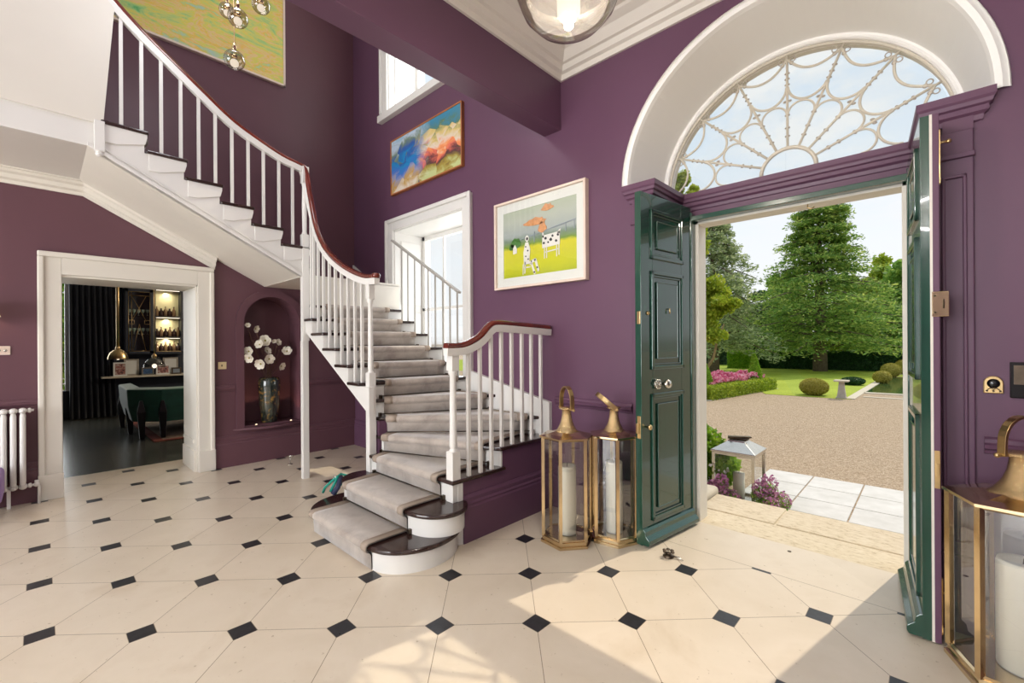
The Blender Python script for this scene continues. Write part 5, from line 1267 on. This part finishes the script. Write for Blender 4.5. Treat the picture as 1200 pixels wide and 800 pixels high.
# masses behind
for i, (x, y, hgt, r, mt, lab) in enumerate((( -1.2,44,8.2,3.0,'green_leaves','tall mid-green tree behind the right side of the conifer'),(1.6,42,7.0,3.0,'green_leaves','broad green tree hidden partly by the right door leaf'),(-3.2,46,8.4,2.6,'bright_leaves','yellow-green tree just behind the right shoulder of the conifer'),(-9.2,44,7.8,2.8,'green_leaves','green tree between the grey-green cedar and the conifer'),(-12.5,46,6.6,3.2,'dark_leaves','dark tree mass behind the grey-green cedar'),(-17.5,44,8.0,3.6,'dark_leaves','dark tree mass far left behind the light green tree'))):
    round_tree('background_tree', lab, x, y, [(0,0,hgt*.62,r,r*.8,hgt*.28),(-.4*r,-.5,hgt*.40,r*.9,r*.8,hgt*.22),(.5*r,-.4,hgt*.38,r*.9,r*.8,hgt*.22),(0,-.6,hgt*.20,r*1.1,r*.7,hgt*.18),(.1,0,hgt*.85,r*.55,r*.6,hgt*.16)], [(0,0,0),(0,0,hgt*.5),(0,0,hgt*.8)], .3, mt, .34, 2600, group='trees beyond the far hedge')
m = MB(); 
# greenery outside the dining room window
e = thing('shrub', 'sunlit green foliage outside the dining room window', 'shrub', (-15.2, -.6, G))
quads('leaves', np.concatenate([shell(5000,(0,0,1.8),(.9,2.0,1.7),.5), shell(3000,(.2,1,2.6),(.8,1.2,1.4),.5)]), .16, 'cone_leaves', e); build('stem', MB().tube([(0,0,0),(0,0,2)], .06, 8), 'trunk_bark', e)

# ================================================================== LIGHT
W = bpy.data.worlds.new('sky'); SC.world = W; W.use_nodes = True; nt = W.node_tree; nt.nodes.clear()
out = nt.nodes.new('ShaderNodeOutputWorld'); bg = nt.nodes.new('ShaderNodeBackground'); nt.links.new(bg.outputs[0], out.inputs[0])
tc = nt.nodes.new('ShaderNodeTexCoord'); sp = nt.nodes.new('ShaderNodeSeparateXYZ'); nt.links.new(tc.outputs['Generated'], sp.inputs[0])
gr = nt.nodes.new('ShaderNodeValToRGB'); nt.links.new(sp.outputs[2], gr.inputs[0]); cr = gr.color_ramp
for _ in range(2): cr.elements.new(.5)
for el, (p, c) in zip(cr.elements, ((0.0, (.46,.40,.33,1)), (.02, (.97,.98,1.0,1)), (.17, (.90,.94,.98,1)), (.6, (.58,.75,.95,1)))): el.position = p; el.color = c
mp = nt.nodes.new('ShaderNodeMapping'); nt.links.new(tc.outputs['Generated'], mp.inputs[0]); mp.inputs['Scale'].default_value = (1,1,2.4)
nz = nt.nodes.new('ShaderNodeTexNoise'); nt.links.new(mp.outputs[0], nz.inputs['Vector']); nz.inputs['Scale'].default_value = 4.2; nz.inputs['Detail'].default_value = 7; nz.inputs['Roughness'].default_value = .6
cl_ = nt.nodes.new('ShaderNodeValToRGB'); nt.links.new(nz.outputs[0], cl_.inputs[0]); cl_.color_ramp.elements[0].position = .42; cl_.color_ramp.elements[1].position = .58
up_ = nt.nodes.new('ShaderNodeMath'); up_.operation = 'GREATER_THAN'; nt.links.new(sp.outputs[2], up_.inputs[0]); up_.inputs[1].default_value = 0.0
ml = nt.nodes.new('ShaderNodeMath'); ml.operation = 'MULTIPLY'; nt.links.new(cl_.outputs[0], ml.inputs[0]); nt.links.new(up_.outputs[0], ml.inputs[1])
mx = nt.nodes.new('ShaderNodeMix'); mx.data_type = 'RGBA'; nt.links.new(ml.outputs[0], mx.inputs[0]); nt.links.new(gr.outputs[0], mx.inputs[6]); mx.inputs[7].default_value = (.90,.92,.945,1)
nt.links.new(mx.outputs[2], bg.inputs[0]); bg.inputs[1].default_value = 1.05
s = bpy.data.lights.new('sun', 'SUN'); s.energy = 2.55; s.angle = .009; s.color = (1,.88,.70); so = bpy.data.objects.new('sun', s); COL.objects.link(so)
so.rotation_euler = Vector((-.22,-1,-1.19)).to_track_quat('-Z','Y').to_euler()
# unseen pendants added behind the viewer to brighten hall and stair well
def lamp(name, label, x, y, z, top, e_, r=.17, col=(1,.97,.95)):
    o = thing(name, label, 'pendant light', (x, y, top))
    m = MB(); m.lathe([(.07,0),(.07,-.03),(.001,-.035)], 0, 0, 20); m.tube([(0,0,-.03),(0,0,z-top+r)], .008, 8); build('suspension_rod', m, 'steel', o)
    build('globe', MB().ball((0,0,z-top), r, 24, 16), 'bulb_glow', o)
    l = bpy.data.lights.new('globe_bulb', 'POINT'); l.energy = e_; l.color = col; l.shadow_soft_size = r+.02; q = bpy.data.objects.new('globe_bulb', l); COL.objects.link(q); q.location = (x, y, z)
K = 3.05; KW = .58
lamp('added_globe_pendant', 'added unseen opal globe pendant under the hall ceiling, further back', 1.0, -2.4, 3.2, 3.99, 150*K, .2)
lamp('added_globe_pendant', 'added unseen opal globe pendant at the back of the hall near the beam', -1.9, -3.2, 2.8, 3.99, 190*K, .2)
lamp('added_globe_pendant', 'added unseen opal globe pendant high in the stair well', -2.95, -2.6, 5.4, 6.69, 130*K, .2)
# unseen rear wall; its tall windows are added to brighten the hall
wr = MB(); wx = [-4.3, -2.6, -.9]
edges = [-6.75]; 
for c in wx: edges += [c-.65, c+.65]
edges.append(2.4)
for i in range(0, len(edges), 2): wr.box(edges[i], edges[i+1], -6.2, -6.0, 0, TOP)
for c in wx: wr.box(c-.65, c+.65, -6.2, -6.0, 0, .5); wr.box(c-.65, c+.65, -6.2, -6.0, 3.3, TOP)
struct('wall_back', wr, 'wall_purple')
for i, c in enumerate(wx):
    m = MB(); m.box(-.65,-.58,-.05,0,0,2.8); m.box(.58,.65,-.05,0,0,2.8); m.box(-.65,.65,-.05,0,0,.07); m.box(-.65,.65,-.05,0,2.73,2.8)
    for z in (.7,1.4,2.1): m.box(-.6,.6,-.04,-.01,z-.015,z+.015)
    m.box(-.012,.012,-.04,-.01,0,2.8)
    o = struct('window_%d' % (5+i), m, 'white_paint'); o.location = (c, -6.05, .5)
    l = bpy.data.lights.new('window_fill_light', 'AREA'); l.shape = 'RECTANGLE'; l.size = 1.25; l.size_y = 2.7; l.energy = 300*KW; l.color = (.95,.98,1.0)
    q = bpy.data.objects.new('window_fill_light', l); COL.objects.link(q); q.location = (c, -6.16, 1.9); q.rotation_euler = (PI/2, 0, 0)  # area light added behind each rear window as fill for the hall
for (cx_, cy_, cz_, sx_, sz_, e_, rz) in ((-4.385, 3.86, 1.93, 1.3, 1.9, 26, PI), (-4.55, 3.86, 5.4, 1.2, 1.7, 60, PI), (-12.85, -.35, 1.76, 1.3, 2.2, 40, -PI/2)):
    l = bpy.data.lights.new('window_fill_light', 'AREA'); l.shape = 'RECTANGLE'; l.size = sx_; l.size_y = sz_; l.energy = e_; l.color = (.94,.97,1.0)
    q = bpy.data.objects.new('window_fill_light', l); COL.objects.link(q); q.location = (cx_, cy_, cz_); q.rotation_euler = (PI/2, 0, rz)  # area lights added outside the stair, upper and dining windows to boost their daylight
l = bpy.data.lights.new('dining_fill', 'POINT'); l.energy = 110; l.color = (1,.85,.66); l.shadow_soft_size = .1; q = bpy.data.objects.new('dining_fill', l); COL.objects.link(q); q.location = (-9.2, 3.4, 2.4)  # unseen point light with no fixture, added to brighten the dining room
SC.cycles.use_denoising = True; SC.cycles.max_bounces = 8; SC.cycles.diffuse_bounces = 4; SC.cycles.glossy_bounces = 4; SC.cycles.transparent_max_bounces = 24; SC.cycles.sample_clamp_indirect = 6
SC.cycles.caustics_reflective = False; SC.cycles.caustics_refractive = False
